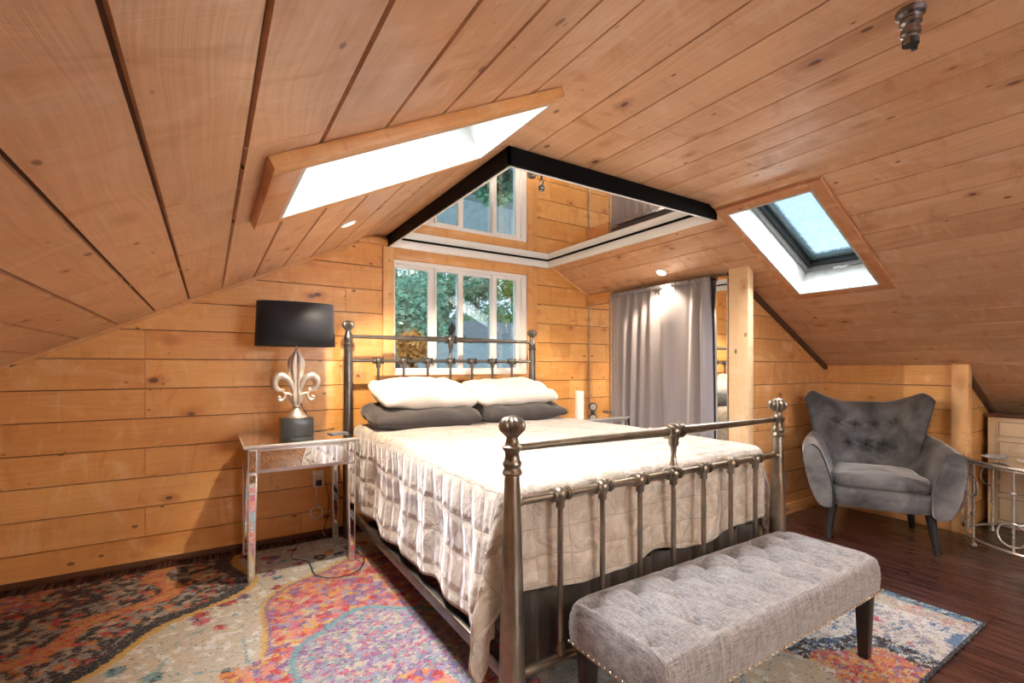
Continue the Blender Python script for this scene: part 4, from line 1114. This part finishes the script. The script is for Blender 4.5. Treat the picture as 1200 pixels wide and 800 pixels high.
for i in range(5 * 24):
    a = 2 * pi * i / 24; r = 0.036 + 0.0016 * (i / 24)
    pts.append((r * cos(a), -0.003 * sin(i * 0.7) - 0.004, r * sin(a)))
tube(bm, pts, 0.0032, 6); obj('coil', bm, M['white_plastic'], t)
bm = bmesh.new(); tube(bm, catmull([(0.0, -0.004, 0.04), (-0.004, -0.004, 0.10), (0.0, -0.006, 0.17), (0.006, -0.012, 0.20)], 5), 0.0024, 6); tube(bm, catmull([(0.035, -0.005, 0.0), (0.04, -0.006, -0.08), (0.045, -0.006, -0.155), (0.05, -0.05, -0.158)], 5), 0.0024, 6); obj('lead', bm, M['white_plastic'], t)
bm = bmesh.new()
tube(bm, catmull([(0.70, 3.57, 0.38), (0.72, 3.57, 0.2), (0.66, 3.53, 0.03), (0.50, 3.42, 0.022), (0.43, 3.20, 0.022), (0.505, 3.09, 0.022), (0.51, 2.87, 0.022), (0.60, 2.77, 0.022), (0.72, 2.80, 0.022), (0.80, 2.95, 0.022), (0.79, 3.10, 0.022), (0.74, 3.20, 0.022)], 8), 0.0026, 6)
tag(obj('floor_cable', bm, M['black_plastic']), 'thin black cable looping over the rug by the nightstand leg', 'cable')

# rug
bm = bmesh.new(); box2(bm, (-1.42, 0.685, 0.0), (3.045, 3.47, 0.011), bevel=0.004)
tag(obj('rug', bm, M['rug']), 'large multicoloured distressed rug with medallions under the bed and bench', 'rug')

# ------------------------------------------------------------------ bench
def make_bench():
    t = thing('tufted_bench', 'grey linen tufted bench with nailhead trim and dark legs at the foot of the bed', 'bench', (1.66, 1.035, 0.011))
    hx, hy = 0.655, 0.205
    z0, z1 = 0.272, 0.43
    tufts = []
    for k in range(-3, 4): tufts.append((k * 0.19 - 0.02, -0.10))
    for k in range(-3, 4): tufts.append((k * 0.19 + 0.075, 0.03))
    for k in range(-3, 4): tufts.append((k * 0.19 - 0.02, 0.145))
    segs = []
    for (x, y) in tufts:
        for (x2, y2) in tufts:
            d = hypot(x - x2, y - y2)
            if 0.05 < d < 0.175 and (x, y) < (x2, y2): segs.append(((x, y), (x2, y2)))
    for (x, y) in tufts:
        if y < -0.05: segs.append(((x, y), (x, -0.26)))
        if y > 0.1: segs.append(((x, y), (x, 0.26)))
    def dseg(px, py, a, b):
        vx, vy = b[0] - a[0], b[1] - a[1]; q = max(0, min(1, ((px - a[0]) * vx + (py - a[1]) * vy) / (vx * vx + vy * vy)))
        return hypot(px - a[0] - q * vx, py - a[1] - q * vy)
    bm = bmesh.new()
    nx, ny = 190, 72
    R = 0.05
    def side(px, py): # rounding profile
        pass
    def f(u, v):
        # param square -> rounded slab : perimeter part goes down the side
        a = (u * 2 - 1); b = (v * 2 - 1)
        m_ = max(abs(a), abs(b))
        top = 0.80
        def mp(c, h):
            # c in [-1,1] ; top region up to 'top' scaled
            return max(-1, min(1, c / top)) * h
        if m_ <= top:
            x = mp(a, hx - R * 0.5); y = mp(b, hy - R * 0.5); z = z1
            ex = (hx - abs(x)); ey = (hy - abs(y))
            z -= 0.030 * max(0, 1 - ex / 0.075) ** 2 + 0.030 * max(0, 1 - ey / 0.075) ** 2
            dt = min(hypot(x - p, y - q) for p, q in tufts)
            z -= 0.026 * math.exp(-(dt / 0.020) ** 2) + 0.016 * math.exp(-(dt / 0.055) ** 2)
            ds = min(dseg(x, y, s[0], s[1]) for s in segs)
            z -= 0.006 * math.exp(-(ds / 0.008) ** 2) + 0.009 * math.exp(-(ds / 0.035) ** 2)
            return (x, y, z)
        k = (m_ - top) / (1 - top)     # 0..1 down the side
        ca, cb = a / m_ * top, b / m_ * top
        x = mp(ca, hx - R * 0.5); y = mp(cb, hy - R * 0.5)
        ang = min(1, k * 2.2) * pi / 2
        ex = (hx - abs(x)); ey = (hy - abs(y))
        ztop = z1 - 0.030 * max(0, 1 - ex / 0.075) ** 2 - 0.030 * max(0, 1 - ey / 0.075) ** 2
        ds = min(dseg(x, y, s[0], s[1]) for s in segs)
        bulge = 0.5 * R * sin(ang) + 0.006 * sin(pi * k) - 0.004 * math.exp(-(ds / 0.009) ** 2) * (1 - k)
        zz = ztop - (1 - cos(ang)) * R * 0.5 - max(0, k - 0.15) / 0.85 * (ztop - R * 0.5 - z0)
        sxn = 1 if abs(a) >= abs(b) - 1e-6 else 0; syn = 1 if abs(b) >= abs(a) - 1e-6 else 0
        wx_ = max(0, (abs(x) / (hx - R * .5)) - 0.9) / 0.1; wy_ = max(0, (abs(y) / (hy - R * .5)) - 0.75) / 0.25
        if sxn: wx_ = 1
        if syn: wy_ = 1
        n_ = hypot(wx_, wy_) or 1
        x += math.copysign(wx_ / n_ * bulge, a); y += math.copysign(wy_ / n_ * bulge, b)
        return (x, y, max(z0, zz))
    grid(bm, nx, ny, f)
    # underside
    obj('cushion', bm, M['bench_linen'], t, ang=180)
    bm = bmesh.new(); box2(bm, (-hx + 0.012, -hy + 0.012, z0 - 0.012), (hx - 0.012, hy - 0.012, z0 + 0.02)); obj('seat_frame', bm, M['dark_leg'], t, smooth=False)
    for i, (x, y) in enumerate(tufts):
        bm = bmesh.new(); ball(bm, (x, y, z1 - 0.050), 0.009, 12, 6, 0.6); obj('tuft_button', bm, M['bench_linen'], t)
    # nailheads: one mesh copied along the lower edge
    bm = bmesh.new(); ball(bm, (0, 0, 0), 0.0052, 10, 6, 0.9)
    first = obj('nailhead', bm, bronze_mat('nail_bronze', (0.62, 0.50, 0.36), (0.75, 0.62, 0.46), 0.2), t)
    spots = []
    npx = 52
    for i in range(npx): spots.append((-hx + 0.01 + (2 * hx - 0.02) * i / (npx - 1), -hy - 0.0015))
    for i in range(1, 17): spots.append((-hx - 0.0015, -hy + 0.01 + (2 * hy - 0.02) * i / 16))
    for i in range(1, 17): spots.append((hx + 0.0015, -hy + 0.01 + (2 * hy - 0.02) * i / 16))
    for k, (x, y) in enumerate(spots):
        o = first if k == 0 else link(first.copy(), t)
        o.location = (x, y, z0 + 0.010)
    for sx in (-1, 1):
        for sy in (-1, 1):
            bm = bmesh.new(); taper_box(bm, (sx * (hx - 0.05), sy * (hy - 0.045), 0.0), (sx * (hx - 0.05), sy * (hy - 0.045), z0 - 0.005), (0.036, 0.036), (0.054, 0.054), bevel=0.003); obj('leg', bm, M['dark_leg'], t)
make_bench()

# ------------------------------------------------------------------ armchair
def make_chair():
    t = thing('wingback_armchair', 'grey velvet armchair with buttoned flared back in the corner by the knee wall', 'armchair', (4.035, 1.50, 0.0), radians(-63))
    vm = M['velvet']
    # seat base
    bm = bmesh.new()
    def fb(u, v):
        a = 2 * pi * u
        ca, sa = cos(a), sin(a)
        sq = lambda c: math.copysign(abs(c) ** 0.42, c)
        prof = [(0.84, 0.235), (0.96, 0.245), (1.0, 0.29), (1.0, 0.35), (0.96, 0.375), (0.80, 0.38)]
        k = v * (len(prof) - 1); i = min(int(k), len(prof) - 2); q = k - i
        r = prof[i][0] * (1 - q) + prof[i + 1][0] * q; z = prof[i][1] * (1 - q) + prof[i + 1][1] * q
        w = 0.335 if sa < 0 else 0.30
        return (w * sq(ca) * r, (0.33 * sq(sa)) * r, z)
    V = grid(bm, 64, 16, fb, closed_u=True)
    bm.faces.new(V[0][::-1]); bm.faces.new(V[-1])
    obj('seat_base', bm, vm, t, ang=60)
    # seat cushion
    bm = bmesh.new()
    def fc(u, v):
        a = 2 * pi * u; ca, sa = cos(a), sin(a)
        sq = lambda c: math.copysign(abs(c) ** 0.38, c)
        prof = [(0.0, 0.372), (0.6, 0.372), (0.93, 0.374), (0.985, 0.385), (1.0, 0.41), (0.99, 0.44), (0.95, 0.458), (0.8, 0.468), (0.5, 0.475), (0.25, 0.478), (0.0, 0.479)]
        k = v * (len(prof) - 1); i = min(int(k), len(prof) - 2); q = k - i
        r = prof[i][0] * (1 - q) + prof[i + 1][0] * q; z = prof[i][1] * (1 - q) + prof[i + 1][1] * q
        r = max(r, 0.004)
        w = 0.275 if sa < 0 else 0.25
        z += 0.006 * noise.noise(Vector((ca * r * 2, sa * r * 2, 3)))
        return (w * sq(ca) * r, -0.06 + 0.275 * sq(sa) * r, z)
    grid(bm, 64, 30, fc, closed_u=True)
    obj('seat_cushion', bm, vm, t, ang=180)
    # back: thick padded panel, wide flared wings at the top
    tufts = [(-0.52, 0.70), (-0.17, 0.70), (0.17, 0.71), (0.50, 0.74), (-0.33, 0.47), (0.02, 0.47), (0.34, 0.47)]
    BXS = -0.025
    def back(side):
        def f(u, v):
            a = u * 2 - 1
            hw = 0.300 + 0.02 * v + 0.085 * (max(0, v - 0.30) / 0.70) ** 1.5
            rise = max(0, (abs(a) - 0.30) / 0.70) ** 1.5
            ztop = 0.925 + 0.125 * rise - 0.10 * max(0, (abs(a) - 0.80) / 0.20) ** 2
            z = 0.30 + v * (ztop - 0.30)
            x = a * hw * (1.0 - 0.10 * max(0, v - 0.8))
            y = 0.235 + 0.13 * v - 0.20 * abs(a) ** 2.4 * (0.5 + 0.5 * v)
            e = (max(0, 1 - abs(a) ** 7)) ** 0.5 * (max(0, 1 - abs(2 * v - 1) ** 10)) ** 0.5
            th = 0.055 * e
            if side > 0:
                for (p, q) in tufts:
                    dx_, dz_ = (a - p) * 0.34, (v - q) * 0.63
                    d = hypot(dx_, dz_)
                    th -= 0.040 * math.exp(-(d / 0.028) ** 2) + 0.014 * math.exp(-(d / 0.07) ** 2)
                    for (cx_, cz_) in ((0.80, 0.60), (0.5, -0.86), (-0.9, 0.35), (0.1, 1.0), (-0.5, -0.86), (0.95, -0.25)):
                        along = dx_ * cx_ + dz_ * cz_
                        if 0 < along < 0.11:
                            off = abs(dx_ * cz_ - dz_ * cx_)
                            th -= 0.013 * math.exp(-(off / 0.007) ** 2) * (1 - along / 0.11)
            return (x + BXS, y - side * th, z)
        return f
    bm = bmesh.new(); grid(bm, 130, 100, back(1)); grid(bm, 130, 100, back(-1)); bmesh.ops.remove_doubles(bm, verts=bm.verts, dist=0.0008)
    bk = obj('backrest', bm, vm, t, ang=180)
    for (p, q) in tufts:
        P = back(1)((p + 1) / 2, q)
        bm = bmesh.new(); ball(bm, (P[0], P[1] - 0.004, P[2]), 0.010, 12, 8); obj('tuft_button', bm, vm, bk)
    # arms: padded shells rising out of the seat base, flaring outwards, closing against the back
    for s in (-1, 1):
        bm = bmesh.new()
        sect = [(0.270, 0.240), (0.262, 0.36), (0.285, 0.47), (0.318, 0.565), (0.350, 0.625), (0.392, 0.648), (0.430, 0.622), (0.440, 0.56), (0.425, 0.46), (0.400, 0.36), (0.365, 0.275), (0.330, 0.236)]
        P0 = catmull([(x, 0, z) for x, z in sect], 5, closed=True)
        n = len(P0)
        cx_ = sum(p.x for p in P0) / n; cz_ = sum(p.z for p in P0) / n
        def fa(i, v):
            p = P0[i % n]
            hz = max(0, min(1, (p.z - 0.236) / 0.41))
            yfront = -0.335 + 0.085 * hz ** 1.3
            yback = 0.315
            k = max(0.0, (v - 0.12) / 0.88)
            x, z = p.x, p.z
            # rise and draw in towards the back
            z += hz * (0.02 * sin(pi * k) + 0.06 * max(0, k - 0.45) / 0.55)
            x -= 0.075 * max(0, k - 0.35) ** 1.5 / 0.52
            y = yfront + k * (yback - yfront)
            if v < 0.12:
                q = v / 0.12
                sc_ = sqrt(max(0, 1 - (1 - q) ** 2))
                mx_ = 0.030
                sc2 = 1 - (1 - sc_) * 0.42
                x = cx_ + (x - cx_) * sc2 + 0; z = cz_ + (z - cz_) * (1 - (1 - sc_) * 0.10)
                y = yfront - 0.020 * (1 - (1 - q) ** 2) * 0 - 0.018 * sqrt(max(0, 1 - q ** 2))
            return (s * x, y, z)
        m_ = 44
        V = [[bm.verts.new(fa(i, j / (m_ - 1))) for i in range(n)] for j in range(m_)]
        for j in range(m_ - 1):
            for i in range(n):
                i2 = (i + 1) % n; bm.faces.new((V[j][i], V[j][i2], V[j + 1][i2], V[j + 1][i]))
        bm.faces.new(V[0][::-1]); bm.faces.new(V[-1])
        ar = obj('arm', bm, vm, t, ang=75)
        if s < 0:
            bm = bmesh.new()
            pts = [Vector(fa(i, 0.06)) + Vector((0.001, -0.003, 0)) for i in range(1, int(n * 0.44))]
            tube(bm, pts, 0.0045, 8); obj('piping', bm, M['charcoal_leg'], ar)
    for (x, y, dx, dy) in ((-0.262, -0.25, -0.03, -0.035), (0.262, -0.25, 0.03, -0.035), (-0.24, 0.25, -0.02, 0.04), (0.24, 0.25, 0.02, 0.04)):
        bm = bmesh.new()
        tube(bm, [(x + dx, y + dy, 0.0), (x + dx * 0.5, y + dy * 0.5, 0.12), (x, y, 0.25)], [0.017, 0.024, 0.030], 16); obj('leg', bm, M['charcoal_leg'], t)
make_chair()

# ------------------------------------------------------------------ round side table
def make_table():
    cx, cy, R = 4.545, 0.70, 0.43
    t = thing('round_side_table', 'round silver side table with ring decorations and mirrored top beside the armchair', 'side table', (cx, cy, 0))
    bm = bmesh.new(); lathe(bm, [(R, 0.565), (R + 0.004, 0.572), (R, 0.582)], n=72); obj('table_top', bm, M['nickel'], t)
    bm = bmesh.new(); lathe(bm, [(R - 0.012, 0.580), (R - 0.012, 0.5845), (0.005, 0.5845)], n=72); obj('top_glass', bm, mirror_mat('tinted_mirror', (0.80, 0.76, 0.74), 0.08), t)
    for z in (0.06, 0.555):
        bm = bmesh.new(); tube(bm, [((R - 0.01) * cos(2 * pi * i / 64), (R - 0.01) * sin(2 * pi * i / 64), z) for i in range(64)], 0.0085 if z < 0.1 else 0.006, 8, closed=True); obj('hoop', bm, M['nickel'], t)
    nL = 10
    for k in range(nL):
        a = radians(128 + 360 / nL * k)
        px, py = (R - 0.01) * cos(a), (R - 0.01) * sin(a)
        foot = k % 2 == 0
        bm = bmesh.new(); tube(bm, [(px, py, 0.02 if foot else 0.06), (px, py, 0.565)], 0.0075, 10); lg = obj('leg', bm, M['nickel'], t)
        if foot:
            bm = bmesh.new(); ball(bm, (px, py, 0.0175), 0.0175, 14, 8); obj('ball_foot', bm, M['nickel'], lg)
        zb = 0.22 if foot else 0.42
        bm = bmesh.new(); ball(bm, (px, py, zb), 0.0165, 14, 8, 0.85); obj('bead', bm, M['nickel'], lg)
        # ring in the tangent plane
        tx, ty = -sin(a), cos(a)
        zc = 0.41 if foot else 0.17; off = 0.0
        rr = 0.072
        bm = bmesh.new(); tube(bm, [(px * 1.0 + cos(a) * 0.013 + tx * rr * cos(q), py + sin(a) * 0.013 + ty * rr * cos(q), zc + rr * sin(q)) for q in [2 * pi * i / 36 for i in range(36)]], 0.0055, 8, closed=True); obj('ring', bm, M['nickel'], lg)
make_table()
def shell_dish(label, loc, rot, sx, sy, mat, kind):
    bm = bmesh.new()
    def f(u, v):
        a = 2 * pi * u; r = v
        ru = 1 + 0.06 * sin(9 * a) * r + 0.09 * noise.noise(Vector((cos(a) * 1.5, sin(a) * 1.5, loc[0])))
        z = 0.004 + 0.022 * r ** 2.2 + 0.003 * sin(9 * a) * r
        return (sx * r * ru * cos(a), sy * r * ru * sin(a), z)
    grid(bm, 54, 10, lambda u, v: f(u, max(v, 0.02)), closed_u=True)
    o = obj('shell_dish', bm, mat, None, ang=180); s = o.modifiers.new('t', 'SOLIDIFY'); s.thickness = 0.005; s.offset = -1
    o.location = loc; o.rotation_euler = (0, 0, rot); tag(o, label, kind)
shell_dish('grey oyster shell dish near the left edge of the round silver table', (4.31, 0.93, 0.591), -0.4, 0.085, 0.052, simple('oyster_grey', (0.36, 0.35, 0.34), 0.4, noise_amt=0.3, scale=25), 'dish')
shell_dish('white shell shaped dish on the round silver table, right of the grey one', (4.235, 0.74, 0.591), 0.8, 0.10, 0.06, simple('pearl_white', (0.85, 0.84, 0.82), 0.2), 'dish')

# ------------------------------------------------------------------ dresser in the eaves niche
def make_dresser():
    X0, Y1 = 5.0, 1.125
    t = thing('dresser', 'pale wooden dresser with dark top tucked into the eaves niche', 'dresser', (X0 + 0.14, Y1 - 0.45, 0))
    body = pine('pale_maple', (0.80, 0.66, 0.46), (0.70, 0.54, 0.36), rough=0.4, coat=0.1, pale=(0.86, 0.76, 0.60), grain_amt=0.4)
    def b(name, a, c, mat, par, g=1, bev=0.003):
        bm = bmesh.new(); box2(bm, a, c, bevel=bev); return obj(name, bm, mat, par, uvgrain=g)
    b('body', (-0.13, -0.45, 0.0), (0.15, 0.45, 0.815), body, t, 2)
    b('dresser_top', (-0.145, -0.46, 0.815), (0.15, 0.46, 0.838), M['dark_trim'], t)
    for c in (-1, 1):
        for (z0, z1) in ((0.665, 0.795), (0.455, 0.65), (0.245, 0.44), (0.04, 0.23)):
            y0, y1 = (-0.40, -0.005) if c < 0 else (0.005, 0.40)
            d = b('drawer', (-0.139, y0, z0), (-0.12, y1, z1), body, t, 1, 0.002)
            bm = bmesh.new(); ringbox2(bm, -0.1395, y0 + 0.012, y1 - 0.012, z0 + 0.012, z1 - 0.012); obj('bead', bm, M['dark_trim'], d, smooth=False)
            bm = bmesh.new(); lathe(bm, [(0.006, -0.0), (0.006, -0.012), (0.013, -0.018), (0.013, -0.024), (0.004, -0.028)], (-0.139, (y0 + y1) / 2, (z0 + z1) / 2), n=14, axis='X'); obj('knob', bm, M['black_gloss'], d)
def ringbox2(bm, x, y0, y1, z0, z1, w=0.003, d=0.0012):
    for a, b in (((x - d, y0, z0), (x, y1, z0 + w)), ((x - d, y0, z1 - w), (x, y1, z1)), ((x - d, y0, z0), (x, y0 + w, z1)), ((x - d, y1 - w, z0), (x, y1, z1))):
        box2(bm, a, b)
make_dresser()

# ------------------------------------------------------------------ outside
GZ = -2.6
M['grass'] = simple('lawn', (0.055, 0.13, 0.03), 0.9, noise_amt=0.5, scale=3)
bm = bmesh.new(); box2(bm, (-30, WY + 0.4, GZ - 0.2), (60, 70, GZ)); o = struct(obj('ground', bm, M['grass'], smooth=False))
def leaf_mat(name, c0, c1):
    m = NT(name)
    tc = m.n('ShaderNodeTexCoord').outputs['Object']
    a = m.noise(tc, 3.0, 3); b = m.n('ShaderNodeObjectInfo')
    g = m.noise(tc, 25, 2)
    c = m.mix(m.mapr(m.math('ADD', m.math('MULTIPLY', a, 0.5), m.math('MULTIPLY', g, 0.5)), 0.35, 0.65), (*c0, 1), (*c1, 1))
    d = m.n('ShaderNodeBsdfDiffuse'); m.l(c, d.inputs[0]); tr = m.n('ShaderNodeBsdfTranslucent'); m.l(c, tr.inputs[0])
    mx = m.n('ShaderNodeMixShader'); mx.inputs[0].default_value = 0.3; m.l(d.outputs[0], mx.inputs[1]); m.l(tr.outputs[0], mx.inputs[2]); m.l(mx.outputs[0], m.out.inputs[0]); return m.m
LG = [leaf_mat('leaf_blue_green', (0.12, 0.30, 0.24), (0.34, 0.58, 0.44)), leaf_mat('leaf_deep_green', (0.07, 0.20, 0.14), (0.24, 0.42, 0.28)), leaf_mat('leaf_autumn', (0.45, 0.22, 0.06), (0.75, 0.45, 0.16)), leaf_mat('leaf_fresh', (0.14, 0.26, 0.06), (0.34, 0.48, 0.16))]
M['bark'] = simple('bark', (0.10, 0.075, 0.055), 0.9)
def tree(name, label, cat, loc, hgt, rad, mat, n, trunk=True, leaf=0.16, low=0.25, seed=1):
    rnd = random.Random(seed)
    t = thing(name, label, cat, loc)
    bm = bmesh.new()
    blobs = []
    for i in range(16):
        a = rnd.uniform(0, 2 * pi); r = rad * 0.62 * sqrt(rnd.random()); z = hgt * rnd.uniform(low, 0.92)
        sh = 1 - 0.45 * abs((z / hgt - 0.5) * 2) ** 2
        blobs.append((r * cos(a) * sh, r * sin(a) * sh, z, rad * rnd.uniform(0.28, 0.5)))
    for i in range(n):
        bx, by, bz, br = rnd.choice(blobs)
        d = Vector((rnd.gauss(0, 1), rnd.gauss(0, 1), rnd.gauss(0, 1))).normalized() * br * (0.55 + 0.5 * rnd.random())
        c = Vector((bx, by, bz)) + d
        q = Vector((rnd.gauss(0, 1), rnd.gauss(0, 1), rnd.gauss(0, 0.7))).normalized(); w = q.cross(Vector((rnd.gauss(0, 1), rnd.gauss(0, 1), rnd.gauss(0, 1)))).normalized()
        s = leaf * rnd.uniform(0.6, 1.3)
        bm.faces.new([bm.verts.new(c - q * s), bm.verts.new(c + w * s * 0.5), bm.verts.new(c + q * s), bm.verts.new(c - w * s * 0.5)])
    me = bpy.data.meshes.new('foliage'); bm.to_mesh(me); bm.free(); me.materials.append(mat); link(bpy.data.objects.new('foliage', me), t)
    if trunk:
        bm = bmesh.new(); tube(bm, catmull([(0, 0, 0), (0.05, 0.03, hgt * 0.3), (-0.03, 0, hgt * 0.6), (0.02, 0, hgt * 0.85)], 4), [0.16 * (1 - 0.05 * i) for i in range(13)], 8)
        for i in range(6):
            b = blobs[i]; z0 = b[2] * 0.6
            tube(bm, [(0, 0, z0), (b[0] * 0.5, b[1] * 0.5, (z0 + b[2]) / 2), (b[0], b[1], b[2])], [0.06, 0.04, 0.02], 6)
        obj('trunk', bm, M['bark'], t)
    return t
tree('tree', 'large bushy blue-green tree filling the left window pane', 'tree', (4.9, 14.4, GZ), 6.9, 1.9, LG[0], 16000, seed=3, leaf=0.085)
tree('tree', 'dark green tree seen through the second window pane', 'tree', (9.3, 22.0, GZ), 8.6, 2.3, LG[1], 12000, seed=5, leaf=0.12)
tree('tree', 'tall leafy tree behind the neighbouring roof in the third pane', 'tree', (15.2, 28.5, GZ), 10.6, 3.6, LG[1], 14000, seed=8, leaf=0.17)
tree('tree', 'loose light green tree at the right side of the window', 'tree', (22.5, 35.0, GZ), 12.5, 3.6, LG[3], 12000, seed=11, leaf=0.19)
tree('tree', 'distant green tree behind the bushy tree at the far left of the window', 'tree', (3.0, 26.0, GZ), 7.5, 3.8, LG[1], 9000, seed=14, leaf=0.2)
tree('autumn_bush', 'yellow and orange autumn tree low in the left window pane', 'bush', (2.08, 5.5, GZ), 4.45, 0.34, LG[2], 5000, seed=21, leaf=0.045)
tree('hedge_shrub', 'low green shrub on the lawn below the window', 'bush', (0.6, 5.2, GZ), 1.6, 0.8, LG[3], 5000, False, leaf=0.05, low=0.1, seed=22)
tree('garden_tree', 'dense round green tree whose crown ends just below the window sill', 'tree', (3.15, 6.3, GZ), 3.62, 1.0, LG[1], 14000, True, leaf=0.06, low=0.3, seed=23)

def house(name, label, x0, x1, y0, y1, eave, ridge, wallc, roofc, ridge_axis='X', wins=()):
    t = thing(name, label, 'house', ((x0 + x1) / 2, (y0 + y1) / 2, GZ))
    hx, hy = (x1 - x0) / 2, (y1 - y0) / 2; e = eave - GZ; r = ridge - GZ
    bm = bmesh.new(); box2(bm, (-hx, -hy, 0), (hx, hy, e))
    if ridge_axis == 'X': prism(bm, [(-hy, e), (hy, e), (0, r)], -hx, hx, 'X')
    else: prism(bm, [(-hx, e), (hx, e), (0, r)], -hy, hy, 'Y')
    obj('wall', bm, wallc, t, smooth=False)
    bm = bmesh.new(); o = 0.35; th = 0.12
    if ridge_axis == 'X':
        k = (r - e) / hy
        for s in (-1, 1): prism(bm, [(s * (hy + o), e - k * o), (0, r), (0, r + th), (s * (hy + o), e - k * o + th)], -hx - o, hx + o, 'X')
    else:
        k = (r - e) / hx
        for s in (-1, 1): prism(bm, [(s * (hx + o), e - k * o), (0, r), (0, r + th), (s * (hx + o), e - k * o + th)], -hy - o, hy + o, 'Y')
    obj('roof', bm, roofc, t, smooth=False)
    for (wx, wz, ww, wh) in wins:
        bm = bmesh.new(); box2(bm, (wx - ww / 2, -hy - 0.04, wz), (wx + ww / 2, -hy + 0.02, wz + wh)); w = obj('window', bm, M['vinyl'], t, smooth=False)
        bm = bmesh.new(); box2(bm, (wx - ww / 2 + 0.08, -hy - 0.05, wz + 0.08), (wx + ww / 2 - 0.08, -hy - 0.035, wz + wh - 0.08)); obj('pane', bm, M['seal'], w, smooth=False)
    return t
M['shingle'] = simple('blue_grey_shingle', (0.15, 0.205, 0.225), 0.7, noise_amt=0.15, scale=8)
M['shingle2'] = simple('dark_shingle', (0.09, 0.12, 0.14), 0.8, noise_amt=0.2, scale=8)
M['siding_blue'] = simple('pale_blue_siding', (0.33, 0.50, 0.56), 0.7)
M['siding_grey'] = simple('grey_siding', (0.42, 0.45, 0.46), 0.7)
house('house', 'low house with blue-grey roof just below the window on the left', 3.3, 6.4, 7.6, 10.2, 0.5, 1.56, M['siding_blue'], M['shingle'], 'X', ((-1.0, 1.2, 0.8, 0.9),))
house('house', 'grey gabled house with white windows beyond the garden', 8.6, 13.4, 15.5, 19.5, 1.75, 2.95, M['siding_grey'], M['shingle2'], 'X', ((-1.6, 3.0, 0.7, 1.2), (0.0, 3.0, 0.7, 1.2), (1.4, 3.0, 0.7, 1.2)))
house('house', 'dark roofed house at the lower right of the window', 7.4, 10.4, 9.0, 12.0, 0.8, 1.95, M['siding_grey'], M['shingle2'], 'X', ())
house('shed', 'pale blue garden shed with dark roof standing close below the window', 4.4, 5.6, 5.2, 6.5, 0.2, 0.75, M['siding_blue'], M['shingle2'], 'X', ())['category'] = 'shed'

# ------------------------------------------------------------------ world and lights
w = bpy.data.worlds.new('sky'); sc.world = w; w.use_nodes = True
nt = w.node_tree; nt.nodes.clear()
wo = nt.nodes.new('ShaderNodeOutputWorld'); bg = nt.nodes.new('ShaderNodeBackground')
tcn = nt.nodes.new('ShaderNodeTexCoord'); nz = nt.nodes.new('ShaderNodeTexNoise'); nz.inputs['Scale'].default_value = 2.2; nz.inputs['Detail'].default_value = 5
rp = nt.nodes.new('ShaderNodeValToRGB'); rp.color_ramp.elements[0].position = 0.42; rp.color_ramp.elements[0].color = (0.42, 0.68, 1.0, 1); rp.color_ramp.elements[1].position = 0.6; rp.color_ramp.elements[1].color = (0.95, 0.98, 1.0, 1)
nt.links.new(tcn.outputs['Generated'], nz.inputs[0]); nt.links.new(nz.outputs[0], rp.inputs[0]); nt.links.new(rp.outputs[0], bg.inputs[0]); bg.inputs[1].default_value = 0.85
nt.links.new(bg.outputs[0], wo.inputs[0])

def area(name, loc, rot, sx, sy, e, col, parent=None, spread=180):
    l = bpy.data.lights.new(name, 'AREA'); l.shape = 'RECTANGLE'; l.size = sx; l.size_y = sy; l.energy = e; l.color = col; l.spread = radians(spread)
    o = bpy.data.objects.new(name, l); link(o, parent); o.location = loc; o.rotation_euler = rot
    return o
# daylight through the two roof windows, plus fill light at the added gable window
area('skylight_daylight', (0, 0, 0.40), (0, 0, 0), 0.46, 0.34, 15, (0.95, 0.97, 1.0), SKYL_ROOT, 105)
area('skylight_daylight', (0, 0, 0.17), (0, 0, 0), 0.60, 0.30, 8, (0.92, 0.96, 1.0), bpy.data.objects['window_4'], 165)
area('gable_fill_light', (1.85, YB + 0.06, 1.42), (radians(90), 0, radians(180)), 1.35, 0.9, 225, (0.94, 0.97, 1.0))
sl = bpy.data.lights.new('sun', 'SUN'); sl.energy = 1.5; sl.angle = radians(1.0); sl.color = (1.0, 0.95, 0.88)
so = link(bpy.data.objects.new('sun', sl)); so.rotation_euler = Vector((-0.35, -0.93, 0.62)).to_track_quat('Z', 'Y').to_euler()

# ------------------------------------------------------------------ camera
cd = bpy.data.cameras.new('camera'); cam = bpy.data.objects.new('camera', cd); link(cam)
cam.location = (0, 0, 1.2); cam.rotation_euler = (radians(90), 0, -math.atan(355 / 559.0))
cd.sensor_width = 36; cd.lens = 36 * 559 / 1200.0; cd.shift_y = 29 / 1200.0; cd.clip_start = 0.02; cd.clip_end = 300
sc.camera = cam
sc.view_settings.view_transform = 'Standard'; sc.view_settings.look = 'None'; sc.view_settings.exposure = 1.1; sc.view_settings.gamma = 1.0
sc.view_settings.use_curve_mapping = False
